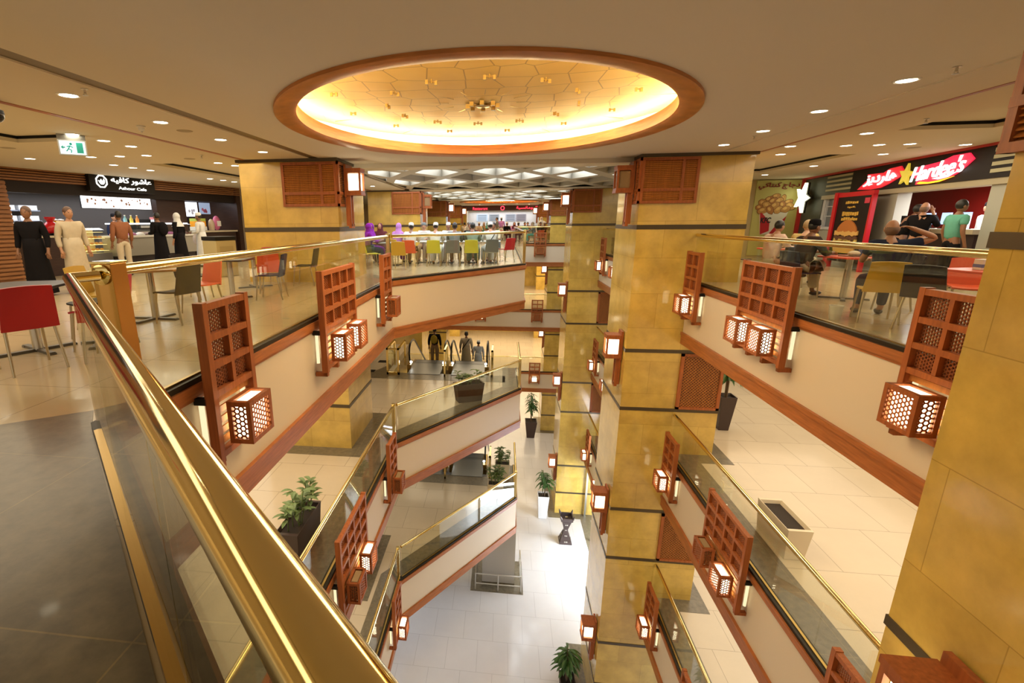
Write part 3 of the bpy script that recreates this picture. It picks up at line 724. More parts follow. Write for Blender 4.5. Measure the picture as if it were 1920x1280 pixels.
LIME = mat('lime_plastic', (.55, .52, .03), .38); CHAR = mat('charcoal_plastic', (.017, .015, .021), .5, spec=.2); NAVY = mat('navy_plastic', (.012, .014, .04), .5, spec=.2); GREYP = mat('grey_plastic', (.16, .16, .15), .4)
LEGM = mat('champagne_metal', (.52, .44, .30), .3, 1)
def chair():
    t = thing('cafe_chair', 'x', 'chair')
    sheet(lambda u, v: ((u-.5)*(.44-.03*v), -.20+.42*v, .455-.012*math.sin(PI*v)-.012*math.sin(PI*u)-.03*max(0, v-.85)/.15*.6), 8, 8, .022).build('seat', RED, t, True)
    sheet(lambda u, v: ((u-.5)*(.45-.05*v), -.205-.085*v-.02*math.cos((u-.5)*PI)*.8, .42+.41*v-.012*(2*u-1)**2*v), 8, 8, .02).build('backrest', RED, t, True)
    for sx in (-1, 1):
        MB().tube([(sx*.185, .18, .445), (sx*.205, .23, .0)], [.016, .012], 10).build('leg', LEGM, t, True)
        MB().tube([(sx*.19, -.17, .445), (sx*.215, -.25, .0)], [.016, .012], 10).build('leg', LEGM, t, True)
    return t
CH = chair()
def chairs(lst, group):
    for m, x, y, z, a, label in lst:
        r = put(CH, 'ch', (x, y, z), R(a), label, group); recolor(r, ('seat', 'backrest'), m)
# facing: 0 = looks along +y (away from the camera), 90 = looks to the left (-x)
chairs([
 (RED, -4.58, 4.1, F3, 62, 'red plastic chair turned to the dark table, nearest on the left'),
 (CHAR, -5.0, 5.45, F3, 165, 'dark chair behind the nearest red chair, half under the table'),
 (RED, -4.5, 4.95, F3, 100, 'red chair just behind the corner of the thick brass handrail'),
 (RED, -5.6, 3.9, F3, -20, 'red chair cut by the left edge of the photo'),
 (CHAR, -4.6, 6.45, F3, 78, 'charcoal chair side-on beside the square table, behind the newel'),
 (YEL, -5.45, 6.05, F3, -80, 'yellow chair half hidden by the brass newel post'),
 (ORED, -4.75, 7.25, F3, 160, 'orange-red chair behind the charcoal chair'),
 (CHAR, -5.75, 8.6, F3, -90, 'charcoal chair with pale rim beside the brown table, farther left'),
 (NAVY, -4.3, 8.75, F3, 100, 'navy chair behind the dark table reflecting a lantern'),
 (ORED, -4.75, 9.65, F3, 25, 'orange-red chair seen from behind in front of the left marble column'),
 (RED, -5.5, 11.0, F3, 180, 'red chair backrest showing above the rail before the marble column'),
 (CHAR, -4.45, 10.8, F3, 95, 'dark grey chair against the left marble column'),
], 'chairs of the left food court near the camera')
chairs([
 (LIME, -4.05, 15.2, F3, -60, 'lime chair of a woman at the left of the diners, side-on'),
 (RED, -4.35, 17.62, F3, 178, 'red chair of the person in maroon at the diners'),
 (YEL, -3.1, 14.9, F3, 0, 'empty ochre chair behind the railing post at the diners'),
 (ORED, -3.0, 16.0, F3, 0, 'orange chair seen from behind at the long diners table'),
 (LIME, -2.2, 16.05, F3, 0, 'lime chair seen from behind, left of the grey chair'),
 (GREYP, -1.58, 16.1, F3, 0, 'grey chair seen from behind between two lime chairs'),
 (LIME, -1.0, 16.15, F3, 0, 'lime chair seen from behind, right of the grey chair'),
 (GREYP, -2.9, 18.45, F3, 180, 'grey chair of the person with the grey cap, far side of the white tables'), (GREYP, -2.0, 18.45, F3, 180, 'grey chair of the white-capped person across the white tables'),
 (GREYP, -1.2, 18.45, F3, 180, 'grey chair of the person in black across the white tables'), (GREYP, -.35, 18.5, F3, 170, 'grey chair of the person in pale robe across the white tables'),
 (YEL, -3.6, 16.95, F3, -30, 'chair under the person in lavender'), (CHAR, -4.5, 16.6, F3, -60, 'chair under the second person in purple'), (GREYP, -.42, 16.62, F3, 15, 'chair under the bent person in white'),
 (RED, .08, 17.9, F3, 40, 'dark red chair at the right end of the diners by the corner railing'),
], 'chairs of the diners behind the slanted railing')
chairs([
 (YEL, 5.12, 7.45, F3, -22, 'yellow chair with its back to the railing, right food court'),
 (CHAR, 5.28, 6.8, F3, -62, 'charcoal chair next to the yellow one, turned to the red table'),
 (ORED, 6.45, 7.75, F3, 150, 'orange chair across the red table with the napkin holder'),
 (NAVY, 6.75, 6.7, F3, 80, 'dark chair at the right end of the near red table'),
 (CHAR, 6.0, 8.55, F3, 75, 'plum-dark chair side-on between the two red tables'),
 (NAVY, 5.35, 9.75, F3, -75, 'dark chair under the man in pale trousers'),
 (NAVY, 5.75, 13.2, F3, -70, 'blue chair close behind the second right column'),
 (CHAR, 6.0, 11.4, F3, -10, 'dark chair of the man in white behind the right railing'),
], 'chairs of the right food court')

def table(mtop, name):
    t = thing(name, 'x', 'table'); h = .375; c = .09
    MB().prism([(-h+c, -h), (h-c, -h), (h, -h+c), (h, h-c), (h-c, h), (-h+c, h), (-h, h-c), (-h, -h+c)], .715, .745).build('table_top', mtop, t, bevel=.006)
    MB().lathe([(.05, .02), (.05, .7), (.12, .715)], n=20).build('pedestal', STEEL, t, True)
    for k in range(4):
        b = MB(); M = Matrix.Rotation(PI/2*k+PI/4, 4, 'Z'); b.box(0, -.03, 0, .36, .03, .03, M); b.box(.3, -.035, 0, .37, .035, .022, M); b.build('base_arm', mat('base_grey', (.10, .09, .075), .4), t)
    return t
TB = table(mat('black_table', (.02, .02, .024), .3, spec=.3), 'cafe_table')
REDT = mat('red_table', (.66, .055, .02), .3); BRNT = mat('brown_table', (.36, .17, .06), .3); WHT = mat('white_table', (.66, .66, .64), .25)
def tables(lst):
    for m, x, y, z, a, label, g in lst:
        r = put(TB, 'tb', (x, y, z), R(a), label, g)
        if m: recolor(r, ('table_top',), m)
tables([(None, -5.15, 4.72, F3, 20, 'black-topped pedestal table beside the nearest red chair', 'left food court tables'),
 (BRNT, -5.1, 6.6, F3, 40, 'brown square table on a steel pedestal behind the newel', 'left food court tables'),
 (mat('plum_table', (.04, .02, .02), .3), -5.0, 8.6, F3, 10, 'dark table behind the brown one on the left', 'left food court tables'),
 (BRNT, -5.45, 10.35, F3, 0, 'table beside the left marble column', 'left food court tables'),
 (REDT, 6.0, 6.95, F3, 10, 'red table with the napkin holder beside the huge near column', 'right food court tables'),
 (REDT, 6.0, 9.55, F3, 15, 'red table with a tray before the man in pale trousers', 'right food court tables'),
 (REDT, 6.25, 12.3, F3, 5, 'distant red table near the fried chicken wall', 'right food court tables'),
 (mat('silver_table', (.4, .42, .42), .3), -3.65, 16.2, F3, 0, 'grey table of the women in purple scarves', 'tables of the diners')])
for k in range(4):
    tables([(WHT, -2.75+k*.76, 17.35, F3, 0, ('leftmost', 'second', 'third', 'rightmost')[k]+' white table of the row pushed together for the diners', 'tables of the diners')])

# ================================================================ PLANTS AND PLANTERS
LEAF = mat('dark_leaf', (.045, .115, .022), .4, noise=.3, nscale=12); LEAF2 = mat('pale_leaf', (.16, .24, .08), .45, noise=.3, nscale=9)
SOIL = mat('soil', (.03, .02, .014), .9, noise=.4, nscale=60)
def leafblade(mb, base, d, L_, w, droop, seg=5):
    d = Vector(d).normalized(); s = d.cross(Vector((0, 0, 1)))
    s = s.normalized() if s.length > .01 else Vector((1, 0, 0)); p = Vector(base); vs = []; dd = d.copy()
    for k in range(seg+1):
        f = k/seg; ww = w*math.sin(PI*min(1, .08+f*.92))**.8
        vs += [p-s*ww+Vector((0, 0, .25*ww)), p+Vector((0, 0, -.0)), p+s*ww+Vector((0, 0, .25*ww))]
        dd = (dd+Vector((0, 0, -droop/seg))).normalized(); p = p+dd*L_/seg
    fs = []
    for k in range(seg): a = 3*k; fs += [(a, a+1, a+4, a+3), (a+1, a+2, a+5, a+4)]
    mb.add(vs, fs)
def pot(name, label, loc, rz, w0, w1, d0, d1, h, m, plant, H=1.0, grp='potted plants'):
    t = thing(name, label, 'plant' if plant else 'planter', loc, rz, grp)
    q = MB(); a = [(-w0/2, -d0/2), (w0/2, -d0/2), (w0/2, d0/2), (-w0/2, d0/2)]; b = [(-w1/2, -d1/2), (w1/2, -d1/2), (w1/2, d1/2), (-w1/2, d1/2)]; k = .88
    vs = [(x, y, 0) for x, y in a]+[(x, y, h) for x, y in b]+[(x*k, y*(.5+.5*k if d1 > .3 else .8), h) for x, y in b]+[(x*k*.97, y*.78, h-.09) for x, y in b]
    fs = [(3, 2, 1, 0)]+[(4*r_+i, 4*r_+(i+1) % 4, 4*r_+4+(i+1) % 4, 4*r_+4+i) for r_ in range(3) for i in range(4)]
    q.add(vs, fs).build('pot', m, t, bevel=.01)
    MB().box(-w1*.43, -d1*.40, h-.12, w1*.43, d1*.40, h-.07).build('soil', SOIL, t)
    rd = random.Random(int(abs(loc[0]*91+loc[1]*37)))
    if plant == 'cane':
        st = MB(); lf = MB()
        for k in range(3):
            x, y = rd.uniform(-.08, .08), rd.uniform(-.08, .08); hh = H*(.62+.19*k); top = Vector((x*2.4, y*2.4, h+hh)); st.tube([(x, y, h-.1), (x*1.6, y*1.6, h+hh*.5), top], [.022, .018, .014], 8)
            for lv_ in range(int(hh*30)):
                f = .45+.55*lv_/(hh*30); p = Vector((x, y, h)).lerp(top, f)
                a_ = rd.uniform(0, 2*PI); leafblade(lf, p, (math.cos(a_), math.sin(a_), .55), rd.uniform(.36, .58)*(.8+.3*H/1.6), .042, 1.6)
        st.build('stem', mat('bark', (.14, .09, .05), .8), t, True); lf.build('foliage', LEAF, t)
    elif plant == 'bush':
        st = MB(); lf = MB()
        for k in range(9):
            x, y = rd.uniform(-.36, .36)*w1, rd.uniform(-.25, .25)*d1; hh = rd.uniform(.25, .55)*H
            top = Vector((x+rd.uniform(-.14, .14), y+rd.uniform(-.14, .14), h+hh)); st.tube([(x, y, h-.1), top], [.011, .007], 6)
            for q_ in range(9):
                p = Vector((x, y, h)).lerp(top, .35+.65*q_/8); a_ = rd.uniform(0, 2*PI); leafblade(lf, p, (math.cos(a_), math.sin(a_), .6), rd.uniform(.17, .28), .042, .9)
        st.build('stem', mat('green_stem', (.10, .14, .04), .6), t); lf.build('foliage', LEAF2, t)
    return t
BRN = mat('dark_brown_pot', (.045, .025, .02), .45); WHP = mat('white_pot', (.68, .66, .64), .45); CRP = mat('cream_pot', (.72, .62, .46), .5)
pot('potted_plant', 'tall leafy plant in a dark brown pot, ground floor beside the second right column', (2.3, 12.45, F0), 0, .34, .46, .34, .46, .8, BRN, 'cane', 1.25)
pot('potted_plant', 'plant in a tall white pot on the ground floor before the third column', (2.3, 22.3, F0), 0, .4, .56, .4, .56, 1.25, WHP, 'cane', 1.25)
pot('potted_plant', 'plant in a dark pot on the ground floor under the far bridge', (2.2, 31.9, F0), 0, .5, .8, .5, .8, 1.2, BRN, 'cane', 1.9)
pot('potted_plant', 'tall plant in a slim dark pot behind the lattice panel, right second floor', (6.25, 13.8, F2), 0, .26, .42, .26, .42, 1.0, BRN, 'cane', 1.5)
pot('planter_box', 'dark brown trough of leafy plants against the left second-floor railing', (-3.5, 7.35, F2), R(90), 1.0, 1.1, .34, .42, .62, BRN, 'bush', 1.15)
pot('planter_box', 'dark brown wedge trough with sparse plants before the escalators', (-1.0, 15.3, F2), R(25), .8, .95, .36, .44, .62, BRN, 'bush', .75)
pot('planter_box', 'cream rectangular trough of bare soil on the right second-floor gallery', (5.12, 8.5, F2), R(90), .95, 1.05, .32, .4, .6, CRP, None)
pot('planter_box', 'cream trough with green plants on the first-floor gallery corner, nearest the railing', (-.05, 16.85, F1), R(0), .55, .6, .4, .45, .5, CRP, 'bush', 1.3)
pot('planter_box', 'cream trough with green plants farther back on the first-floor corner', (.2, 18.3, F1), R(0), .55, .6, .4, .45, .6, CRP, 'bush', 1.4)
# incense burner
t = thing('incense_burner', 'large dark carved incense burner standing on the ground floor', 'incense burner', (3.2, 20.4, F0), PI/4)
IB = mat('dark_silver', (.085, .06, .055), .45, .6)
MB().lathe([(.62, 0), (.62, .1), (.55, .14), (.50, .3)], n=4).build('foot', IB, t)
MB().lathe([(.50, .3), (.20, .95), (.20, 1.05), (.46, 1.75)], n=4).build('waist', IB, t)
cup = MB(); M_ = Matrix.Rotation(0, 4, 'Z'); cup.lathe([(.46, 1.75), (.58, 1.82), (.62, 2.1), (.54, 2.1), (.50, 1.9), (.001, 1.88)], n=4)
for k in range(4):
    a = PI/2*k; cup.tube([(.56*math.cos(a), .56*math.sin(a), 2.05), (.68*math.cos(a), .68*math.sin(a), 2.3)], [.09, .02], 6)
cup.build('cup', IB, t)
MB().lathe([(.0005, 1.92), (.12, 1.93), (.1, 2.0), (.0005, 2.02)], n=14).build('coal_tray', mat('silver', (.75, .75, .75), .2, 1), t)
for k in range(4):
    orn = MB(); a = PI/2*k+PI/4; M_ = Matrix.Rotation(a, 4, 'Z')
    for z, rr_, sz in ((.2, .395, .12), (.62, .27, .09), (1.0, .155, .07), (1.5, .29, .1)):
        for dy in (-1, 1): orn.lathe([(sz*.35, 0), (sz*.5, 0), (sz*.5, .02), (sz*.35, .02)], n=12, m=M_ @ Matrix.Translation((rr_, dy*sz*.55, z)) @ Matrix.Rotation(PI/2, 4, 'Y'))
    orn.build('silver_ornament', mat('pale_silver', (.6, .56, .5), .3, 1), t)
t.scale = (.64, .64, .64)
# guard rail of the pale pillar
t = thing('guard_rail', 'low stainless guard rail around the pale ground-floor pillar', 'guard rail', (.15, 17.05, F0))
g = MB()
for z in (.3, .75): g.tube([(-.9, 1.4, z), (-.9, -.25, z), (.9, -.25, z), (.9, 1.4, z)], .03, 8)
g.build('rail', STEEL, t)
for x, y in ((-.9, 1.4), (-.9, -.25), (.9, -.25), (.9, 1.4), (0, -.25)): MB().tube([(x, y, 0), (x, y, .78)], .03, 8).build('post', STEEL, t)
# street doors
t = struct(MB().box(RX+.1, 14.3, F0, RX+.18, 14.45, F0+2.9).build('door_1', STEEL))
for y in (16.3, 18.4, 20.5, 22.5): struct(MB().box(RX+.1, y, F0, RX+.18, y+.09, F0+2.9).build('door_1', STEEL))
struct(MB().box(RX+.1, 14.3, F0+2.5, RX+.18, 22.6, F0+2.62).build('door_1', STEEL))
struct(MB().box(RX+.13, 14.4, F0+.02, RX+.145, 22.5, F0+2.9).build('window_1', GLASS))
struct(MB().box(RX-.1, 14.3, F0-.01, RX+.6, 22.6, F0+.008).build('trim_4', GRAN))

# ================================================================ ESCALATORS
RUB = mat('black_rubber', (.012, .012, .013), .35); STEP = mat('step_metal', (.16, .165, .17), .38, .8); COMB = mat('comb_steel', (.22, .23, .235), .35, .8)
def escalator(x0, x1, y0, z, label):
    t = thing('escalator', label, 'escalator', ((x0+x1)/2, y0, z)); w = (x1-x0)/2
    sl = math.tan(R(30)); L_ = 4.32/sl
    MB().box(-w+.18, -.9, .0, w-.18, .55, .02).build('landing_plate', COMB, t)
    cb = MB(); cb.box(-w+.18, .55, .0, w-.18, .7, .015)
    for k in range(24): cb.box(-w+.2+k*(2*w-.4)/24, .7, -.005, -.0-w+.2+(k+.5)*(2*w-.4)/24, .78, .012)
    cb.build('comb_plate', STEP, t)
    st = MB()
    for k in range(int((L_)/.4)):
        y = .8+k*.4; zz = -max(0, (k-.2))*.4*sl
        st.box(-w+.2, y, zz-.03, w-.2, y+.4, zz); st.box(-w+.2, y+.37, zz-.26, w-.2, y+.4, zz)
    st.build('steps', STEP, t)
    for sx in (-1, 1):
        x = sx*(w-.1)
        pth = [(x, .62, .12), (x, .28, .14), (x, .06, .32), (x, .0, .56), (x, .08, .80), (x, .3, .94), (x, .62, .97), (x, 1.0, .93), (x, 1.4, .78), (x, .9+L_, .62-L_*sl+.35)]
        MB().tube(pth, .036, 10).build('handrail', RUB, t, True)
        g = MB(); v = [(x-.006, a[1], a[2]) for a in pth]+[(x-.006, .9+L_, -L_*sl+.1), (x-.006, 1.0, .1)]
        g.add(v+[(x+.006, a[1], a[2]) for a in v], [tuple(range(len(v))), tuple(range(2*len(v)-1, len(v)-1, -1))]); g.build('balustrade_glass', GLASS, t)
        s_ = MB(); vs = []
        for y, zt, zb in ((-.1, .14, -.3), (.9, .14, -.3), (.9+L_, .14-L_*sl, -.5-L_*sl)):
            for xx in (x-.08, x+.08): vs += [(xx, y, zt), (xx, y, zb)]
        s_.add(vs, [(0, 2, 6, 4), (4, 6, 10, 8), (0, 1, 5, 4), (4, 5, 9, 8), (2, 6, 7, 3), (6, 10, 11, 7), (0, 2, 3, 1)]).build('skirt', DBRASS, t)
        MB().lathe([(.05, 0), (.05, .02), (.0005, .021)], n=12, m=Matrix.Translation((x-sx*.05, .12, .2)) @ Matrix.Rotation(PI/2, 4, 'X')).build('entry_lamp', emis('entry_lamp_glow', (1, .98, .9), 4), t)
    return t
escalator(-3.75, -2.12, 18.85, F2, 'left escalator descending from the second floor, black handrails')
escalator(-2.05, -.42, 18.85, F2, 'right escalator descending from the second floor beside the glass')
escalator(-3.75, -2.12, 18.95, F1, 'left escalator of the first floor under the gallery edge')
escalator(-2.05, -.42, 18.95, F1, 'right escalator of the first floor with dark landing plate')
struct(MB().prism([(-5.3, 17.3), (.2, 17.3), (.2, 18.09), (-4.4, 18.09), (-4.4, 19.5)], F2-.01, F2+.004).build('trim_4', GRAN))
struct(MB().box(-4.4, 17.4, F1-.01, .2, 18.09, F1+.004).build('trim_4', GRAN))
for z, nm in ((F2, 'second'), (F1, 'first')):
    for k, (x, y0, y1, wd, wh) in enumerate(((-4.1, 17.8, 19.2, .5, 'left'), (-2.085, 17.75, 18.7, .05, 'middle'), (-.3, 17.85, 18.8, .1, 'right'))):
        t = thing('escalator_barrier', f'{wh} brass-framed glass barrier at the {nm}-floor escalators', 'barrier', (x, y0, z), 0, 'escalator barriers')
        b = MB()
        for px in ({-wd/2, wd/2-.07} if wd > .2 else {-.035}): 
            b.box(px, 0, 0, px+.07, .07, 1.05); b.box(px, y1-y0-.07, 0, px+.07, y1-y0, 1.05); b.box(px, 0, .99, px+.07, y1-y0, 1.05)
        b.box(-wd/2, 0, 0, wd/2, .07, .1); b.box(-wd/2, 0, .99, wd/2, .07, 1.05); b.build('frame', BRASS, t)
        MB().box(-wd/2+.03, .03, .1, wd/2-.03, .045, .99).build('glass', GLASS, t); MB().box(-wd/2+.02, .08, .08, -wd/2+.032, y1-y0-.08, .99).build('side_glass', GLASS, t)
for k, (x, y) in enumerate(((-5.15, 18.2), (-4.9, 19.6))):
    o = MB().box(-.22, -.17, 0, .22, .17, .006).build('floor_grate', BLACK); o.location = (x, y, F2+.001); tag(o, 'dark floor grate '+('nearer' if k == 0 else 'farther')+' from the camera, left of the escalators', 'grate', 'floor grates')

# ================================================================ LETTERING
FORMS = {'ع': 'FEC9', 'ا': 'FE8D', 'ش': 'FEB5', 'و': 'FEED', 'ر': 'FEAD', 'ك': 'FED9', 'ف': 'FED1', 'ي': 'FEF1', 'ه': 'FEE9', 'د': 'FEA9', 'ز': 'FEAF', 'ج': 'FE9D', 'ن': 'FEE5', 'ت': 'FE95', 'ل': 'FEDD', 'م': 'FEE1', 'س': 'FEB1', 'ة': 'FE93'}
NOJOIN = set('اودرزة')
def arabic(s):
    out = []
    for w in s.split(' '):
        g = []
        for i, c in enumerate(w):
            prev = i > 0 and w[i-1] not in NOJOIN; nxt = i < len(w)-1 and c not in NOJOIN
            g.append(chr(int(FORMS[c], 16)+((3 if nxt else 1) if prev else (2 if nxt else 0))))
        out.append(''.join(reversed(g)))
    return ' '.join(reversed(out))
def text(s, w, depth, name, m, parent, x, y, z, h=None, shear=0., bold=.0, rz=0):
    """lettering in the xz plane facing -y, centred on (x, z), fitted to width w"""
    c = bpy.data.curves.new('lettering', 'FONT'); c.body = s; c.extrude = 0; c.shear = shear; c.offset = bold; c.size = 1
    o = bpy.data.objects.new('lettering', c); COL.objects.link(o)
    dg = bpy.context.evaluated_depsgraph_get(); me = bpy.data.meshes.new_from_object(o.evaluated_get(dg))
    bpy.data.objects.remove(o); bpy.data.curves.remove(c)
    co = [v.co.copy() for v in me.vertices]; x0, x1 = min(v.x for v in co), max(v.x for v in co); y0, y1 = min(v.y for v in co), max(v.y for v in co)
    k = w/(x1-x0); kh = k if h is None else h/(y1-y0); n = len(co)
    cr, sr = math.cos(rz), math.sin(rz)
    def P(v, d):
        a, b = (v.x-(x0+x1)/2)*k, (v.y-(y0+y1)/2)*kh; return (x+a*cr-b*sr, y-d, z+a*sr+b*cr)
    mb = MB(); fs = [tuple(p.vertices) for p in me.polygons]
    mb.add([P(v, depth) for v in co], fs)
    ec = {}
    for p in me.polygons:
        for e in p.edge_keys: ec[e] = ec.get(e, 0)+1
    mb.add([P(v, depth) for v in co]+[P(v, 0) for v in co], [(a, b, b+n, a+n) for (a, b), q in ec.items() if q == 1])
    bpy.data.meshes.remove(me); return mb.build(name, m, parent)
def star(mb, cx, cz, r, y, d, rot=0., k=.45):
    pts = [(cx+(r if i % 2 == 0 else r*k)*math.sin(PI*i/5+rot), cz+(r if i % 2 == 0 else r*k)*math.cos(PI*i/5+rot)) for i in range(10)]
    n = 10; return mb.add([(a, y-d, b) for a, b in pts]+[(a, y, b) for a, b in pts], [tuple(range(n)), tuple(range(2*n-1, n-1, -1))]+[(i, (i+1) % n, n+(i+1) % n, n+i) for i in range(n)])
def plate(pts, y, d):
    n = len(pts); return MB().add([(a, y-d, b) for a, b in pts]+[(a, y, b) for a, b in pts], [tuple(range(n)), tuple(range(2*n-1, n-1, -1))]+[(i, (i+1) % n, n+(i+1) % n, n+i) for i in range(n)])
def circ(cx, cz, r, n=20, sx=1., sz=1.): return [(cx+r*sx*math.cos(2*PI*i/n), cz+r*sz*math.sin(2*PI*i/n)) for i in range(n)]
LETW = emis('white_letters', (1, .98, .9), 1.2); LETR = emis('red_letters', (1, .03, .06), 2.2); SCRW = emis('menu_screen', (1, .97, .97), 1.3)

# ================================================================ LEFT CAFE (local frame: x right, y into the shop, z up)
CA = math.atan2(8.1, 1.5); CO = Vector((-12.35, 11.2, 0)); CM = Matrix.Translation(CO) @ Matrix.Rotation(CA, 4, 'Z')
def cw(u, d, z): return tuple(CM @ Vector((u, d, z)))
def inC(o): o.matrix_world = CM @ o.matrix_world; return o
DWOOD = wood('dark_walnut', (.045, .022, .014), .35, False); SLAT = wood('slat_wood', (.30, .13, .05), .4, False)
def cstruct(mb, name, m): o = struct(mb.build(name, m)); o.matrix_world = CM; return o
cstruct(MB().box(-.6, 2.6, F3, 8.9, 2.75, CEIL), 'wall_left', mat('cafe_back', (.06, .05, .045), .5))
cstruct(MB().box(-.8, .0, F3, -.55, 2.7, CEIL), 'wall_left', DWOOD); cstruct(MB().box(8.55, .0, F3, 8.8, 2.7, CEIL), 'wall_left', DWOOD)
cstruct(MB().box(-.55, .08, .83, 8.55, .4, 1.11), 'trim_8', mat('dark_beam', (.018, .011, .008), .5, spec=.2))
cstruct(MB().box(-.55, .4, 1.0, 8.55, 2.6, 1.04), 'ceiling', mat('cafe_ceiling', (.18, .14, .12), .6))
s_ = MB(); s_.box(-.8, .1, 1.08, 8.8, .3, CEIL)
for k in range(5): s_.box(-.8, -.02, 1.12+k*.066, 8.8, .1, 1.16+k*.066)
cstruct(s_, 'trim_8', SLAT)
cstruct(MB().box(4.9, .3, F3, 6.15, .5, .83), 'wall_left', DWOOD)
s_ = MB(); s_.box(-1.6, -.1, F3, .1, .05, 1.08)
for k in range(24): s_.box(-1.6, -.16, F3+.06+k*.1, .08, -.1, F3+.12+k*.1)
cstruct(s_, 'wall_left', SLAT)
struct(MB().box(-13.3, -5, F3, -13.1, 9.5, CEIL).build('wall_left', mat('plain_left_wall', (.42, .33, .2), .7)))
struct(MB().box(-11.3, 19.9, F3, -11.1, 47, CEIL).build('wall_left', mat('plain_left_wall', (.42, .33, .2), .7)))
area('cafe_light', cw(4, 1.2, .98), 7.5, 1.2, 95, (.92, .95, 1), (0, 0, CA))
t = thing('cafe_sign', 'dark cafe sign with white Arabic lettering and octagonal logo', 'sign', cw(3.4, -.12, .97), CA)
MB().box(-1.12, -.02, 0, 1.12, .14, .5).build('board', mat('sign_board', (.014, .011, .008), .5, spec=.2), t)
text(arabic('عاشور كافيه'), 1.42, .02, 'lettering', LETW, t, .28, -.02, .33, .2, 0, .012)
text('Ashour Cafe', .98, .015, 'lettering', LETW, t, .28, -.02, .12, .085)
lg = MB()
for i in range(8):
    a, b = PI/4*i+PI/8, PI/4*(i+1)+PI/8
    q = lambda an, r_: (-.74+r_*math.cos(an), .27+r_*math.sin(an)*1.0)
    p = [q(a, .19), q(b, .19), q(b, .155), q(a, .155)]; lg.add([(x, -.04, z) for x, z in p]+[(x, -.02, z) for x, z in p], [(0, 1, 2, 3), (0, 1, 5, 4), (2, 3, 7, 6)])
lg.build('logo_ring', LETW, t)
plate([(-.84, .3), (-.80, .22), (-.76, .185), (-.70, .185), (-.66, .22), (-.635, .3), (-.67, .35), (-.69, .29), (-.73, .29), (-.75, .34), (-.79, .28)], -.02, .02).build('logo_cup', LETW, t)
for k in range(4):
    x = 2.2+k*.6; t = thing('menu_screen', ('leftmost', 'second', 'third', 'rightmost')[k]+' bright menu screen under the dark cafe sign', 'menu board', cw(x+.29, .2, .495), CA, 'cafe menu screens')
    MB().box(-.29, 0, 0, .29, .05, .34).build('screen', SCRW, t); MB().box(-.295, .01, -.01, .295, .06, .35).build('bezel', BLACK, t)
    rd = random.Random(k); pc = MB()
    for q in range(5): cx, cz = rd.uniform(-.22, .22), rd.uniform(.06, .28); pc.add([(a, -.002, b) for a, b in circ(cx, cz, rd.uniform(.02, .05), 10)], [tuple(range(10))])
    pc.build('food_picture', mat('menu_food', (.5, .30, .26), .6), t)
    ln = MB()
    for q in range(5): ln.box(-.2+.05*(k % 2), -.003, .05+q*.05, .1, -.001, .058+q*.05)
    ln.build('printed_line', mat('menu_grey', (.45, .35, .35), .6), t)
t = thing('cafe_counter', 'dark wooden left counter of the cafe with pale top', 'counter', cw(.6, .1, F3), CA)
MB().box(-.48, 0, 0, 1.18, .6, 1.04).build('body', DWOOD, t); MB().box(-.49, -.05, 1.04, 1.2, .65, 1.09).build('counter_top', mat('beige_stone', (.5, .42, .28), .3), t)
t = thing('pastry_case', 'curved glass pastry case glowing yellow at the cafe', 'display case', cw(2.3, .0, F3), CA)
MB().box(-.45, .02, 0, .45, .7, .55).build('base', mat('steel_dark', (.3, .28, .25), .35, .8), t)
g = MB(); pr = [(.02, .55), (.0, .85), (.06, 1.08), (.2, 1.22), (.38, 1.28), (.7, 1.28)]
for (y0_, z0_), (y1_, z1_) in zip(pr, pr[1:]): g.quad((-.45, y0_, z0_), (.45, y0_, z0_), (.45, y1_, z1_), (-.45, y1_, z1_))
g.build('curved_glass', GLASS, t)
MB().box(-.45, .68, .55, .45, .72, 1.28).build('back', mat('case_back', (.6, .5, .3), .5), t)
for k, z in enumerate((.62, .8, .98, 1.16)):
    MB().box(-.43, .1+.05*k, z-.012, .43, .68, z).build('shelf', emis('case_shelf_glow', (1, .78, .30), .6), t)
    q = MB()
    if z < 1.1:
        for i in range(6): q.ell((-.35+i*.14, .3, z+.035), (.05, .07, .035), 10, 6)
        q.build('pastries', mat('pastry', (.5, .24, .05), .6, noise=.3), t, True)
t = thing('gelato_counter', 'long grey counter with curved glass sneeze guard at the cafe', 'counter', cw(4.4, -.25, F3), CA)
MB().box(-1.5, .05, .42, 1.65, .8, .98).build('front', mat('gelato_front', (.40, .37, .30), .35, .3), t); MB().box(-1.45, .2, 0, 1.6, .8, .42).build('plinth', mat('gelato_plinth', (.05, .035, .03), .4), t)
MB().box(-1.55, .0, .98, 1.7, .85, 1.04).build('counter_top', mat('white_stone', (.7, .68, .62), .25), t)
g = MB(); pr = [(.04, 1.04), (.08, 1.22), (.2, 1.36), (.42, 1.40)]
for (y0_, z0_), (y1_, z1_) in zip(pr, pr[1:]): g.quad((-1.45, y0_, z0_), (1.6, y0_, z0_), (1.6, y1_, z1_), (-1.45, y1_, z1_))
g.build('sneeze_guard', GLASS, t); MB().box(-1.45, .4, 1.38, 1.6, .62, 1.42).build('glass_shelf', emis('shelf_lamp', (.95, .97, 1), 1.6), t)
q = MB()
for i in range(10):
    q = MB(); q.ell((-1.3+i*.31, .5, 1.06), (.12, .16, .07), 12, 6)
    q.build('tub_heap', mat('gelato%d' % (i % 5), ((.5, .18, .08), (.55, .4, .1), (.3, .08, .2), (.5, .45, .4), (.12, .06, .05))[i % 5], .6), t, True)
t = thing('cafe_counter', 'right dark counter of the cafe with beige top beside the marble column', 'counter', cw(7.35, .1, F3), CA)
MB().box(-1.13, 0, 0, 1.1, .6, 1.07).build('body', DWOOD, t); MB().box(-1.16, -.06, 1.07, 1.15, .65, 1.13).build('counter_top', mat('beige_stone', (.5, .42, .28), .3), t)
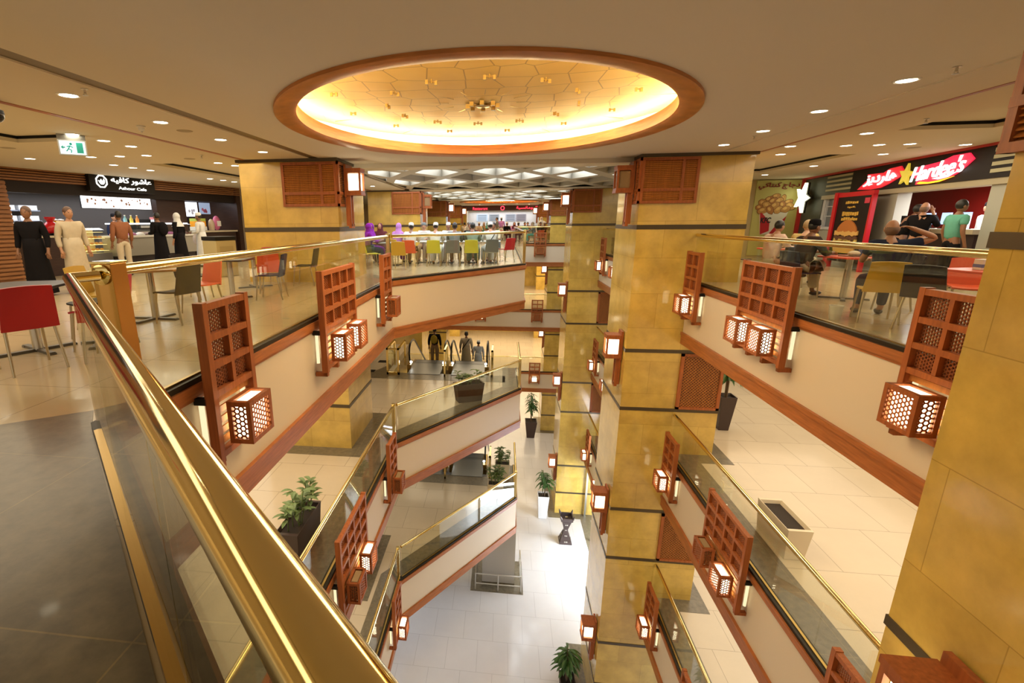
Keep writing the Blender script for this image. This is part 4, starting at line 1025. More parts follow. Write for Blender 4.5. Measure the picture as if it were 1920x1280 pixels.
def deco(name, label, cat, u, d, z, parts, grp=None):
    t = thing(name, label, cat, cw(u, d, z), CA, grp)
    for nm, mb, m in parts: mb.build(nm, m, t, nm in ('body', 'jar', 'bowl', 'bottle'))
    return t
deco('juice_machine', 'red juice machine on the left cafe counter', 'appliance', 1.35, .3, -.27, [('body', MB().ell((0, .1, .2), (.2, .16, .19), 16, 10), mat('gloss_red', (.55, .015, .02), .2)), ('base', MB().box(-.18, -.05, 0, .18, .28, .06), BLACK), ('hopper', MB().lathe([(.06, .36), (.13, .46), (.13, .5), (.05, .5)], (0, .1, 0), 16), mat('gloss_red', (.55, .015, .02), .2))])
for k, (u, c_) in enumerate(((1.60, (.7, .5, .02)), (1.75, (.75, .25, .03)))):
    deco('juice_dispenser', ('yellow', 'orange')[k]+' juice dispenser beside the red juice machine', 'dispenser', u, .55, -.27+.0, [('base', MB().box(-.09, -.1, 0, .09, .1, .1), BLACK), ('jar', MB().lathe([(.075, .1), (.08, .38), (.06, .4)], n=14), mat('juice%d' % k, c_, .2)), ('lid', MB().lathe([(.085, .4), (.085, .43), (.02, .45)], n=14), WHITE)], 'juice dispensers')
deco('cup_tray', 'black tray of cups beside the curved pastry case', 'tray', 1.45, .12, -.269, [('tray', MB().box(-.22, -.1, 0, .28, .12, .07), BLACK)])
for k in range(4):
    deco('cabinet_shelf', ('lower left', 'upper left', 'lower right', 'upper right')[k]+' shelf with piled white cups behind the cafe counter', 'shelf', 1.45+.62*(k//2), 2.2, .12+.3*(k % 2), [('board', MB().box(-.3, 0, 0, .3, .3, .03), mat('blue_grey', (.22, .25, .32), .5)), ('cups', MB().box(-.26, .05, .03, .26, .25, .17), mat('cup_white', (.7, .72, .75), .4))], 'cafe shelves')
cstruct(MB().box(.4, 2.5, .1, 1.1, 2.58, .8), 'wall_left', mat('blue_grey_panel', (.20, .23, .31), .5))
for k, c_ in enumerate(((.75, .55, .62), (.25, .55, .62), (.7, .6, .1), (.75, .3, .06))):
    deco('syrup_bottle', ('pink', 'turquoise', 'yellow', 'orange')[k]+' bottle on the glass shelf of the gelato counter', 'bottle', 3.35+k*.22, .25, F3+1.42, [('bottle', MB().lathe([(.05, 0), (.055, .12), (.025, .17), (.022, .22)], n=12), mat('syrup%d' % k, c_, .25)), ('cap', MB().lathe([(.024, .22), (.024, .25), (.005, .25)], n=10), WHITE)], 'bottles on the gelato counter')
deco('coffee_machine', 'black coffee machine in the middle of the cafe', 'appliance', 4.5, .55, -.32, [('body_box', MB().box(-.3, 0, .1, .3, .4, .5), BLACK), ('group_head', MB().box(-.2, -.08, .22, .2, 0, .3), STEEL), ('foot', MB().box(-.3, 0, 0, .3, .4, .1), STEEL)])
deco('ice_cream_case', 'white ice cream display case with glass front right of the coffee machine', 'display case', 5.6, .62, -.24, [('case', MB().box(-.4, 0, 0, .4, .45, .42), mat('case_white', (.75, .75, .74), .4)), ('scoops', MB().box(-.33, -.02, .1, .33, 0, .34), mat('scoop', (.55, .38, .2), .6)), ('sign_band', MB().box(-.4, -.015, .42, .4, .4, .5), mat('case_pink', (.6, .2, .2), .5))])
for k, (u0, w_, c_, z0, z1) in enumerate(((6.25, .5, (.75, .72, .74), .48, .83), (6.82, .55, (.62, .64, .72), .3, .83), (7.5, .55, (.10, .12, .16), .40, .83))):
    t = thing('wall_poster', ('left', 'middle', 'right')[k]+' backlit poster above the right cafe counter', 'poster', cw(u0+w_/2, .9, z0), CA, 'cafe posters')
    MB().box(-w_/2, 0, 0, w_/2, .04, z1-z0).build('panel', emis('poster%d' % k, c_, 1.6), t); rd = random.Random(k+5)
    q = MB()
    for i in range(4): q.add([(a, -.003, b) for a, b in circ(rd.uniform(-.15, .15), rd.uniform(.08, .26), .06, 12)], [tuple(range(12))])
    q.build('picture', mat('poster_pic%d' % k, ((.5, .3, .3), (.5, .5, .6), (.4, .1, .15))[k], .6), t)
deco('juice_cooler', 'orange and green juice cooler on the right cafe counter', 'appliance', 6.85, .3, -.22, [('cabinet', MB().box(-.25, 0, 0, .25, .35, .14), WHITE), ('tank', MB().box(-.24, .02, .14, .24, .33, .34), mat('orange_juice', (.85, .36, .02), .25)), ('tank_top', MB().box(-.24, .02, .34, .24, .33, .44), mat('lime_juice', (.45, .55, .10), .25))])
deco('drink_jar', 'tall beige drink jar right of the juice cooler', 'jar', 7.35, .3, -.22, [('jar', MB().lathe([(.1, 0), (.12, .2), (.09, .36), (.03, .42)], n=16), mat('beige_drink', (.5, .38, .25), .35))])
deco('snack_bag', 'large pink and white snack bag at the end of the counter', 'bag', 7.75, .3, -.22, [('bag', MB().ell((0, .1, .27), (.18, .12, .28), 14, 9), mat('pink_bag', (.6, .15, .28), .5)), ('label_patch', MB().box(-.1, -.03, .15, .1, -.02, .35), WHITE)])
t = thing('litter_station', 'beige litter bin station with black top before the left marble column', 'bin', (-7.55, 12.6, F3), R(65))
MB().box(-.3, -.3, 0, .3, .3, .95).build('body', mat('bin_beige', (.42, .34, .16), .5), t, bevel=.02); MB().box(-.31, -.31, .95, .31, .31, 1.05).build('top', BLACK, t, bevel=.01); MB().box(-.2, -.305, .6, .2, -.3, .8).build('flap', mat('bin_flap', (.34, .27, .12), .5), t)
# exit sign
t = thing('exit_sign', 'green and white exit sign with running figure hanging over the cafe', 'sign', (-7.0, 7.75, 1.12), R(42))
MB().box(-.17, -.03, -.0, .17, .03, .2).build('lamp_box', emis('exit_white', (.75, 1, .97), .9), t); fr = MB(); fr.box(-.19, -.035, .2, .19, .035, .3); fr.box(-.19, -.035, -.015, .19, .035, .0); fr.box(-.19, -.035, 0, -.17, .035, .2); fr.box(.17, -.035, 0, .19, .035, .2); fr.build('housing', mat('housing_grey', (.3, .3, .28), .4, .5), t)
EG = mat('exit_green', (.0, .26, .22), .5)
q = MB(); q.box(.05, -.034, .02, .14, -.031, .18); q.build('door_mark', EG, t)
q = MB(); q.lathe([(.0005, 0), (.02, 0)], n=12, m=Matrix.Translation((-.02, -.033, .155)) @ Matrix.Rotation(PI/2, 4, 'X'))
for a, b in (((-.03, .13), (-.06, .08)), ((-.06, .08), (-.02, .06)), ((-.02, .06), (-.03, .02)), ((-.06, .08), (-.09, .04)), ((-.035, .125), (.005, .10)), ((-.035, .125), (-.08, .11))): q.tube([(a[0], -.033, a[1]), (b[0], -.033, b[1])], .008, 6)
q.build('running_figure', EG, t)
q = MB(); q.add([(-.16, -.033, .1), (-.125, -.033, .13), (-.125, -.033, .07)], [(0, 1, 2)]); q.box(-.125, -.034, .09, -.1, -.032, .11); q.build('arrow', EG, t)

# ================================================================ RIGHT BURGER RESTAURANT (local frame: x right, y into the shop)
HA = math.atan2(-9.0, -1.2); HM = Matrix.Translation((10.6, 20, 0)) @ Matrix.Rotation(HA, 4, 'Z')
def hw(u, d, z): return tuple(HM @ Vector((u, d, z)))
def hstruct(mb, name, m): o = struct(mb.build(name, m)); o.matrix_world = HM; return o
SGN = mat('sign_black', (.014, .009, .008), .5, spec=.2); REDW = mat('red_wall', (.42, .02, .015), .45); GRYW = mat('grey_pier', (.42, .42, .36), .5); OLIVE = mat('olive_wall', (.055, .065, .05), .5)
hstruct(MB().box(0, 2.4, F3, 12, 2.5, CEIL), 'wall_right', REDW); hstruct(MB().box(8.0, 2.35, F3, 8.7, 2.4, .75), 'door_2', mat('pale_blue_door', (.55, .66, .70), .4))
hstruct(MB().box(.0, .0, F3, 1.6, .3, .72), 'wall_right', OLIVE); hstruct(MB().box(.0, -.02, .72, 3.4, .3, 1.36), 'wall_right', OLIVE)
hstruct(MB().box(1.6, .05, F3, 5.3, .3, -.24), 'wall_right', GRYW); hstruct(MB().box(3.1, .05, -.24, 5.3, .3, .72), 'wall_right', GRYW)
hstruct(MB().box(1.6, .1, -.24, 3.1, .14, .72), 'window_2', mat('blue_grey_window', (.16, .18, .21), .25)); 
q = MB()
for x in (1.6, 1.78, 2.4, 3.05): q.box(x, .05, -.22, x+.03, .12, .72)
for z in (-.24, .1, .4): q.box(1.6, .05, z, 3.1, .12, z+.025)
q.box(1.6, .0, -.30, 3.1, .12, -.22); q.box(1.6, .02, -.22, 1.76, .12, .72); hstruct(q, 'window_2', mat('window_white', (.6, .62, .66), .5))
hstruct(MB().box(5.3, .0, F3, 5.62, .3, .72), 'wall_right', GRYW); hstruct(MB().box(8.6, .0, F3, 12, .3, .72), 'wall_right', GRYW)
hstruct(MB().box(0, -.12, 1.37, 12, .3, 1.42), 'trim_9', REDW); hstruct(MB().box(-.02, -.12, F3, .12, .1, 1.37), 'trim_9', REDW)
hstruct(MB().box(1.6, -.06, .64, 12, .3, .76), 'trim_9', mat('beam_beige', (.42, .37, .25), .5))
area('restaurant_light', hw(7, 1.2, .7), 3, 1.4, 85, (1, .95, .95), (0, 0, HA))
t = thing('restaurant_sign', 'black fascia sign with glowing red and white Hardee\'s lettering and a yellow star', 'sign', hw(6.0, -.08, .76), HA)
MB().box(-2.6, 0, 0, 6.0, .2, .61).build('board', SGN, t)
RGL = emis('sign_red_glow', (1, .02, .06), .75)
plate([(-2.15, .06), (-1.7, .30), (-1.75, .44), (-1.0, .42), (-.75, .50), (-.3, .52), (-.15, .40), (-.25, .26), (-.7, .12), (-1.0, .05), (-1.5, .03)], 0, .03).build('red_backing', mat('sign_red', (.55, .02, .03), .4, emit=(1, .02, .04), estr=.35), t)
plate([(.18, .25), (.35, .42), (.7, .44), (1.15, .47), (1.5, .55), (1.95, .55), (2.12, .42), (1.95, .30), (1.7, .16), (1.35, .06), (.8, .02), (.42, .03), (.44, .14)], 0, .03).build('red_backing', RGL, t)
text(arabic('هارديز'), 1.45, .03, 'lettering', emis('arabic_letters', (1, .92, .88), 1.0), t, -1.1, -.03, .29, .34, .2, .02)
text("Hardee's", 1.72, .03, 'lettering', LETW, t, 1.08, -.03, .315, .34, .35, .006, .06)
plate([(1.0, .12), (1.3, .15), (1.75, .21), (1.5, .12), (1.2, .09)], -.03, .02).build('swoosh', LETW, t)
plate([(.5, .05), (.6, .085), (.9, .055), (1.25, .07), (1.7, .12), (1.25, .035), (.9, .02), (.6, .03)], -.03, .02).build('swoosh', emis('yellow_swoosh', (1, .5, .02), 1.0), t)
star(MB(), .02, .28, .27, -.02, .05, .12).build('star', mat('star_yellow', (.55, .42, .05), .4, emit=(.7, .55, .05), estr=.35), t)
q = MB()
for k in range(4): q.box(-4.2, .02, .12+k*.13, -2.65, .06, .18+k*.13)
q.build('slat_strips', mat('strip_beige', (.45, .42, .26), .5), t); 
q = MB()
for k in range(4): q.box(2.62, -.02, .1+k*.13, 3.6, .0, .17+k*.13)
q.build('slat_strips', mat('strip_beige', (.45, .42, .26), .5), t)
t = thing('star_sign', 'big glowing white and lime star on the olive wall', 'sign', hw(.62, -.2, .24), HA)
star(MB(), 0, .5, .52, 0, .10, .35, .36).build('star_face', emis('star_glow', (1, .98, .62), 1.6), t); star(MB(), 0.03, .5, .53, .06, .05, .35, .42).build('star_back', SGN, t); MB().box(-.05, .05, .45, .05, .2, .55).build('bracket', SGN, t)
t = thing('poster_stand', 'red framed burger poster before the burger restaurant', 'poster', hw(4.5, -.4, F3), HA)
q = MB(); q.box(-1.0, -.08, 0, -.82, .08, 2.12); q.box(-.9, -.05, 1.98, .98, .05, 2.1); q.box(.9, -.05, 0, .98, .05, 2.0); q.build('red_frame', mat('frame_red', (.5, .01, .02), .3), t)
MB().box(-.84, -.04, .2, .9, .03, 1.98).build('poster_panel', mat('poster_black', (.012, .007, .006), .5, spec=.2), t)
BUN = mat('bun', (.42, .14, .03), .45); 
plate([(-.55+1.1*i/20, 1.02+.33*math.sin(PI*i/20)**.6) for i in range(21)], -.04, .03).build('bun_top', BUN, t)
plate([(-.6, .62), (.6, .62), (.55, .45), (-.5, .45)], -.04, .03).build('bun_base', mat('bun_base', (.55, .30, .08), .5), t)
for k, (z, c_) in enumerate(((.98, (.6, .35, .10)), (.86, (.10, .04, .02)), (.76, (.62, .45, .12)), (.68, (.12, .05, .03)))):
    rd = random.Random(k); p = [(-.62+1.24*i/16, z+.05+rd.uniform(-.03, .04)) for i in range(17)]+[(.62-1.24*i/16, z-.06+rd.uniform(-.03, .03)) for i in range(17)]; plate(p, -.045, .03).build('filling', mat('fill%d' % k, c_, .5), t)
q = MB(); rd = random.Random(3)
for z, w_, hh in ((1.82, .34, .09), (1.70, .2, .07), (1.52, .42, .13), (1.38, .42, .1)):
    x = -w_
    while x < w_: d_ = rd.uniform(.05, .11); q.box(x, -.055, z-hh/2+rd.uniform(0, .02), min(x+d_, w_), -.045, z+hh/2-rd.uniform(0, .03)); x += d_+.025
q.build('gold_ornament', mat('gold_print', (.55, .32, .05), .5), t); MB().box(.62, -.05, 1.78, .86, -.045, 1.92).build('red_tag', mat('red_print', (.5, .03, .06), .5), t)
t = thing('service_counter', 'dark service counter of the burger restaurant with beige top', 'counter', hw(6.9, .25, F3), HA)
MB().box(-1.22, 0, 0, 1.2, .6, 1.04).build('body', mat('dark_counter', (.03, .02, .018), .4), t); MB().box(-1.24, -.08, 1.04, 1.25, .65, 1.14).build('counter_top', mat('beam_beige', (.42, .37, .25), .5), t)
for k, (u, w_, z, h_) in enumerate(((5.95, .28, .16, .34), (6.3, .36, .22, .26))):
    t = thing('notice_sheet', ('tall printed price sheet', 'wide printed price sheet')[k]+' on the red wall of the burger restaurant', 'notice', hw(u+.35, 2.34, z), HA, 'notices on the red wall')
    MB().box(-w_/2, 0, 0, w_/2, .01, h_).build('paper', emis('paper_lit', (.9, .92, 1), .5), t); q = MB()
    for i in range(4): q.box(-w_*.35, -.004, .05+i*h_*.22, w_*.35, -.001, .08+i*h_*.22)
    q.build('printed_line', mat('ink_blue', (.03, .04, .12), .6), t)
for k, u in enumerate((6.2, 6.75, 7.35)):
    t = thing('order_screen', ('left', 'middle', 'right')[k]+' till screen on the burger restaurant counter', 'till', hw(u, .45, F3+1.14), HA, 'till screens')
    MB().box(-.14, 0, .1, .14, .04, .36).build('screen', emis('till_blue', (.45, .6, 1), .8), t); MB().box(-.03, .0, 0, .03, .06, .12).build('stand', BLACK, t); MB().box(-.1, -.05, 0, .1, .1, .02).build('foot', BLACK, t)
t = thing('menu_card_holder', 'white menu cards standing at the right of the burger counter', 'menu', hw(7.65, .3, F3+1.14), HA)
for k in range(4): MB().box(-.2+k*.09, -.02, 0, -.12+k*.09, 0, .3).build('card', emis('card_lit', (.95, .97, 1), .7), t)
struct(MB().box(11.9, -5, F3, 12.1, 8, CEIL).build('wall_right', mat('plain_right_wall', (.42, .33, .2), .7)))

# fried chicken wall poster
struct(MB().box(5.6, 20.05, F3, 10.9, 20.2, CEIL).build('wall_right', mat('chicken_wall', (.46, .36, .18), .5)))
struct(MB().box(10.6, 20.2, F3, 10.9, 47, CEIL).build('wall_right', mat('plain_right_wall', (.42, .33, .2), .7)))
t = thing('chicken_poster', 'yellow-green wall poster of a chicken bucket with dark red Arabic lettering', 'poster', (9.72, 20.0, F3))
MB().box(-.72, -.02, .1, .8, .03, 2.74).build('poster_panel', mat('poster_lime', (.46, .42, .13), .5), t)
text(arabic('دجاج كنتاكي'), 1.36, .02, 'lettering', mat('dark_red_letters', (.22, .01, .015), .4), t, .02, -.03, 2.54, .24, .15, .015)
plate([(-.5, 1.62), (.46, 1.66), (.26, .86), (-.38, .86)], -.02, .02).build('bucket', mat('bucket_white', (.62, .58, .48), .5), t)
plate([(.1, 1.15), (.42, 1.5), (.30, 1.0), (.26, .86), (-.1, .86)], -.04, .01).build('bucket_stripe', mat('bucket_red', (.42, .015, .02), .5), t)
plate([(-.48, 1.62), (-.42, 1.62), (-.12, 1.3), (-.1, .98), (-.38, .86)], -.04, .01).build('bucket_stripe', mat('bucket_red', (.42, .015, .02), .5), t)
text('KFC', .36, .01, 'lettering', mat('ink_black', (.01, .01, .01), .5), t, -.26, -.05, 1.36, .2, .15, .03)
rd = random.Random(4); CHK = [mat('fried%d' % k, c_, .6, noise=.4, nscale=22) for k, c_ in enumerate(((.42, .20, .045), (.36, .14, .03), (.48, .25, .06)))]
PO = mat('fried_dark', (.16, .06, .012), .6)
for k, (x, z) in enumerate(((-.02, 2.18), (-.24, 2.08), (.22, 2.1), (-.42, 1.95), (-.1, 2.02), (.1, 2.0), (.42, 1.98), (-.52, 1.8), (-.28, 1.88), (-.02, 1.86), (.24, 1.88), (.5, 1.84), (-.4, 1.7), (-.16, 1.72), (.12, 1.72), (.36, 1.74))):
    r_ = rd.uniform(.115, .155); e_ = rd.uniform(0, PI)
    def blob(f):
        r2 = random.Random(k); out = []
        for i in range(16):
            a = 2*PI*i/16; q = r_*f*(1+r2.uniform(-.1, .1)); u_, v_ = q*math.cos(a)*1.15, q*math.sin(a)*.8; out.append((x+u_*math.cos(e_)-v_*math.sin(e_), z+u_*math.sin(e_)+v_*math.cos(e_)))
        return out
    y_ = -.021-.0015*k; p_ = plate(blob(1), y_-.0005, .001).build('chicken_piece', CHK[k % 3], t); plate(blob(1.13), y_, .0005).build('crust_edge', PO, p_)
    plate([(a*.45+x*.55-.03, b*.45+z*.55+.03) for a, b in blob(1)], y_-.0008, .0008).build('highlight', mat('fried_light', (.62, .36, .10), .6), p_)

# ================================================================ FAR RESTAURANT BEHIND THE VOID
struct(MB().box(-11, 45.5, .98, 10.6, 45.7, CEIL).build('wall_far', mat('far_sign_band', (.10, .03, .02), .5)))
struct(MB().box(-11, 45.4, F3, -3.3, 45.6, .98).build('wall_far', MARBLE)); struct(MB().box(3.0, 45.4, F3, 10.6, 45.6, .98).build('wall_far', MARBLE))
t = thing('restaurant_sign', 'long dark sign with glowing red lettering at the far end', 'sign', (-.15, 45.3, .98))
MB().box(-3.15, 0, 0, 3.15, .15, .42).build('board', mat('far_board', (.10, .03, .02), .5), t)
text('Restaurant', 1.3, .02, 'lettering', LETR, t, -1.95, 0, .2, .22); text(arabic('الرومانسية'), 1.8, .02, 'lettering', LETR, t, 2.1, 0, .22, .28)
q = MB(); n = 20; o_, i_ = circ(0, .22, .18, n), circ(0, .22, .12, n); q.add([(a, -.02, b) for a, b in o_]+[(a, -.02, b) for a, b in i_], [(k, (k+1) % n, n+(k+1) % n, n+k) for k in range(n)]); q.build('logo_ring', LETR, t)
struct(MB().box(-3.3, 47.2, F3, 3.0, 47.3, 1.0).build('wall_far', mat('far_kitchen_white', (.75, .75, .76), .4)))
area('kitchen_light', (-.15, 46.2, .95), 6, 1.4, 55, (.95, .97, 1))
t = thing('serving_counter', 'bright serving counter of the far restaurant', 'counter', (-.15, 45.7, F3)); MB().box(-3, 0, 0, 3, .5, 1.0).build('body', mat('far_counter', (.5, .48, .46), .4), t); MB().box(-3.05, -.05, 1.0, 3.05, .55, 1.05).build('counter_top', STEEL, t)
for k, (x, w_, c_) in enumerate(((-2.0, 1.0, (.45, .55, .65)), (-.9, .9, (.30, .33, .36)), (.6, .9, (.33, .35, .4)), (1.55, .9, (.25, .22, .24)))):
    t = thing('menu_board', ('leftmost', 'second', 'third', 'rightmost')[k]+' menu board glowing in the far restaurant', 'menu board', (x, 47.14, .1), 0, 'far menu boards')
    MB().box(-w_/2, 0, 0, w_/2, .05, .6).build('panel', emis('board%d' % k, c_, .7), t); q = MB()
    for i in range(5): q.box(-w_*.4, -.005, .06+i*.11, w_*.4, -.001, .1+i*.11)
    q.build('printed_line', mat('ink_dark', (.05, .05, .06), .6), t)

# ================================================================ PEOPLE
def skin_mesh(name, pts, edges, m, sub=1):
    """grow one continuous surface over a joint skeleton"""
    me = bpy.data.meshes.new(name); me.from_pydata([p[0] for p in pts], edges, [])
    o = bpy.data.objects.new(name, me); COL.objects.link(o)
    md = o.modifiers.new('skin', 'SKIN'); md.use_smooth_shade = True
    sv = me.skin_vertices[0].data
    for v, p in zip(sv, pts):
        r = p[1]; v.radius = r if isinstance(r, tuple) else (r, r); v.use_root = False
    sv[0].use_root = True
    if sub:
        s = o.modifiers.new('sub', 'SUBSURF'); s.levels = sub; s.render_levels = sub
    dg = bpy.context.evaluated_depsgraph_get(); out = bpy.data.meshes.new_from_object(o.evaluated_get(dg))
    bpy.data.objects.remove(o); bpy.data.meshes.remove(me)
    out.materials.clear(); out.materials.append(m); out.polygons.foreach_set('use_smooth', [True]*len(out.polygons)); return out
V = Vector
def joints(pose):
    J = {}
    sit = pose.startswith('sit')
    if sit:
        J['pel'] = V((0, -.04, .54)); J['waist'] = V((0, -.03, .72)); J['chest'] = V((0, .03, .95)); J['neck'] = V((0, .06, 1.10)); J['head'] = V((0, .10, 1.235))
        hz = .53
        for s, n in ((-1, 'L'), (1, 'R')):
            J['hip'+n] = V((s*.1, .0, hz)); J['knee'+n] = V((s*.14, .42, .53)); J['ank'+n] = V((s*.13, .40, .09)); J['toe'+n] = V((s*.14, .56, .045))
            J['sh'+n] = V((s*.185, .03, 1.02)); J['el'+n] = V((s*.24, .16, .79)); J['wr'+n] = V((s*.15, .38, .80))
        if pose == 'sit_head':
            J['elR'] = V((.46, .02, 1.12)); J['wrR'] = V((.2, -.06, 1.23))
        if pose == 'sit_cross':
            J['kneeR'] = V((.02, .40, .60)); J['ankR'] = V((-.24, .30, .40)); J['toeR'] = V((-.40, .34, .36))
        if pose == 'sit_rest':
            J['elL'] = V((-.25, .05, .78)); J['wrL'] = V((-.14, .24, .62)); J['elR'] = V((.25, .05, .78)); J['wrR'] = V((.14, .24, .62))
    else:
        J['pel'] = V((0, 0, .93)); J['waist'] = V((0, 0, 1.09)); J['chest'] = V((0, .0, 1.30)); J['neck'] = V((0, .005, 1.46)); J['head'] = V((0, .03, 1.60))
        for s, n in ((-1, 'L'), (1, 'R')):
            J['hip'+n] = V((s*.095, 0, .90)); J['knee'+n] = V((s*.105, .015, .50)); J['ank'+n] = V((s*.11, -.02, .09)); J['toe'+n] = V((s*.13, .14, .045))
            J['sh'+n] = V((s*.19, 0, 1.385)); J['el'+n] = V((s*.25, -.03, 1.12)); J['wr'+n] = V((s*.26, .05, .88))
        if pose == 'hold':
            for s, n in ((-1, 'L'), (1, 'R')): J['el'+n] = V((s*.25, -.0, 1.12)); J['wr'+n] = V((s*.16, .26, 1.10))
        if pose == 'lean':
            for k in ('waist', 'chest', 'neck', 'head', 'shL', 'shR'): J[k] = J[k]+V((0, (J[k].z-.95)*.35, -(J[k].z-.95)*.05))
            for s, n in ((-1, 'L'), (1, 'R')): J['el'+n] = V((s*.3, .28, 1.10)); J['wr'+n] = V((s*.12, .46, 1.10))
        if pose == 'walk':
            J['kneeL'] = V((-.1, .16, .51)); J['ankL'] = V((-.1, .24, .10)); J['toeL'] = V((-.1, .40, .07)); J['kneeR'] = V((.1, -.02, .50)); J['ankR'] = V((.1, -.28, .14)); J['toeR'] = V((.1, -.16, .05))
            J['elL'] = V((-.25, -.1, 1.13)); J['wrL'] = V((-.25, -.02, .9)); J['elR'] = V((.25, .05, 1.12)); J['wrR'] = V((.25, .2, .93))
        if pose == 'phone':
            J['elR'] = V((.27, .1, 1.2)); J['wrR'] = V((.12, .12, 1.5)); J['elL'] = V((-.25, .02, 1.12)); J['wrL'] = V((-.12, .24, 1.08))
    return J
_pc = {}
def body_mesh(pose, m):
    if ('b', pose) in _pc: me = _pc[('b', pose)].copy(); me.materials.clear(); me.materials.append(m); return me
    J = joints(pose); P = []; E = []; ix = {}
    def a(k, p, r, par=None):
        ix[k] = len(P); P.append((p, r))
        if par: E.append((ix[par], ix[k]))
    a('pel', J['pel'], (.125, .10)); a('waist', J['waist'], (.112, .088), 'pel'); a('chest', J['chest'], (.135, .095), 'waist')
    a('neck', J['neck'], .055, 'chest'); a('nk2', J['neck'].lerp(J['head'], .45), .05, 'neck')
    for n, s in (('L', -1), ('R', 1)):
        a('hip'+n, J['hip'+n], .09, 'pel'); a('th'+n, J['hip'+n].lerp(J['knee'+n], .45), .075, 'hip'+n); a('knee'+n, J['knee'+n], .055, 'th'+n)
        a('cf'+n, J['knee'+n].lerp(J['ank'+n], .35), .055, 'knee'+n); a('ank'+n, J['ank'+n], .037, 'cf'+n); a('toe'+n, J['toe'+n], (.042, .03), 'ank'+n)
        a('sh'+n, J['sh'+n], .062, 'chest'); a('el'+n, J['el'+n], .043, 'sh'+n); a('wr'+n, J['wr'+n], .028, 'el'+n)
        d = (J['wr'+n]-J['el'+n]).normalized(); sd = d.cross(V((0, 0, 1))) if abs(d.z) < .8 else d.cross(V((0, 1, 0))); sd.normalize(); up = sd.cross(d)
        pm = J['wr'+n]+d*.055; a('pm'+n, pm, (.036, .02), 'wr'+n)
        for k in range(4):
            b0 = J['wr'+n]+d*.095+sd*(k-1.5)*.021; L_ = (.07, .08, .075, .058)[k]
            a(f'f{n}{k}', b0, .0095, 'pm'+n); a(f'g{n}{k}', b0+d*L_*.55-up*.012, .0085, f'f{n}{k}'); a(f'h{n}{k}', b0+d*L_*.9-up*.035, .0075, f'g{n}{k}')
        a('tb'+n, J['wr'+n]+d*.045+sd*s*-.04, .011, 'pm'+n); a('tc'+n, J['wr'+n]+d*.085+sd*s*-.055-up*.01, .009, 'tb'+n)
    me = skin_mesh('body', P, E, m)
    # head with nose, ears and chin added to the same mesh
    h = MB(); c = J['head']; rows = 14; n = 18; vs = []; fs = []
    for i in range(rows+1):
        t_ = PI*i/rows; z = -math.cos(t_); rr = math.sin(t_)
        for j in range(n):
            an = 2*PI*j/n; x, y = rr*math.cos(an), rr*math.sin(an)
            w = .076*(1-.22*max(0, -z)); dp = .094*(1-.10*max(0, -z))
            px, py, pz = x*w, y*dp+(.012*max(0, -z) if y > 0 else 0), z*.118
            if y > .75 and abs(x) < .3: 
                if -.25 < z < .12: py += .020*(1-abs(x)/.3)*(1-abs(z+.12)/.3)
                if -.62 < z < -.35: py += .005
            if y > .6 and .25 < abs(x) < .55 and .0 < z < .25: py -= .006
            vs.append((c.x+px, c.y+py, c.z+pz))
    for i in range(rows):
        for j in range(n): fs.append((i*n+j, i*n+(j+1) % n, (i+1)*n+(j+1) % n, (i+1)*n+j))
    h.add(vs, fs)
    for s in (-1, 1): h.ell((c.x+s*.076, c.y-.008, c.z-.008), (.012, .024, .034), 8, 6)
    hm = h.data('head_tmp', m, True); bm = bmesh.new(); bm.from_mesh(me); bm.from_mesh(hm); bm.to_mesh(me); bm.free(); bpy.data.meshes.remove(hm)
    me.polygons.foreach_set('use_smooth', [True]*len(me.polygons))
    _pc[('b', pose)] = me; return me
def cached(key, fn, m):
    if key in _pc: me = _pc[key].copy(); me.materials.clear(); me.materials.append(m); return me
    me = fn(m); _pc[key] = me; return me
def shirt(pose, sl=1.0):
    def f(m):
        J = joints(pose); P = [(J['pel'], (.165, .14)), (J['waist'], (.162, .136)), (J['chest'], (.182, .145)), (J['neck']+V((0, -.005, -.03)), .075)]; E = [(0, 1), (1, 2), (2, 3)]
        for n in 'LR':
            k = len(P); P.append((J['sh'+n], .082)); P.append((J['sh'+n].lerp(J['el'+n], .6), .07)); E += [(2, k), (k, k+1)]
            if sl > .6: P.append((J['el'+n], .06)); P.append((J['el'+n].lerp(J['wr'+n], .85), .05)); E += [(k+1, k+2), (k+2, k+3)]
        return skin_mesh('shirt', P, E, m)
    return ('sh', pose, sl), f
def trousers(pose, loose=1.0):
    def f(m):
        J = joints(pose); P = [(J['pel']+V((0, 0, .04)), (.15, .125)), (J['pel']+V((0, 0, -.03)), (.155, .13))]; E = [(0, 1)]
        for n in 'LR':
            k = len(P); P += [(J['hip'+n], .105*loose**.5), (J['hip'+n].lerp(J['knee'+n], .5), .095*loose), (J['knee'+n], .078*loose), (J['knee'+n].lerp(J['ank'+n], .5), .072*loose), (J['knee'+n].lerp(J['ank'+n], .92), .062*loose)]
            E += [(1, k), (k, k+1), (k+1, k+2), (k+2, k+3), (k+3, k+4)]
        return skin_mesh('trousers', P, E, m)
    return ('tr', pose, loose), f
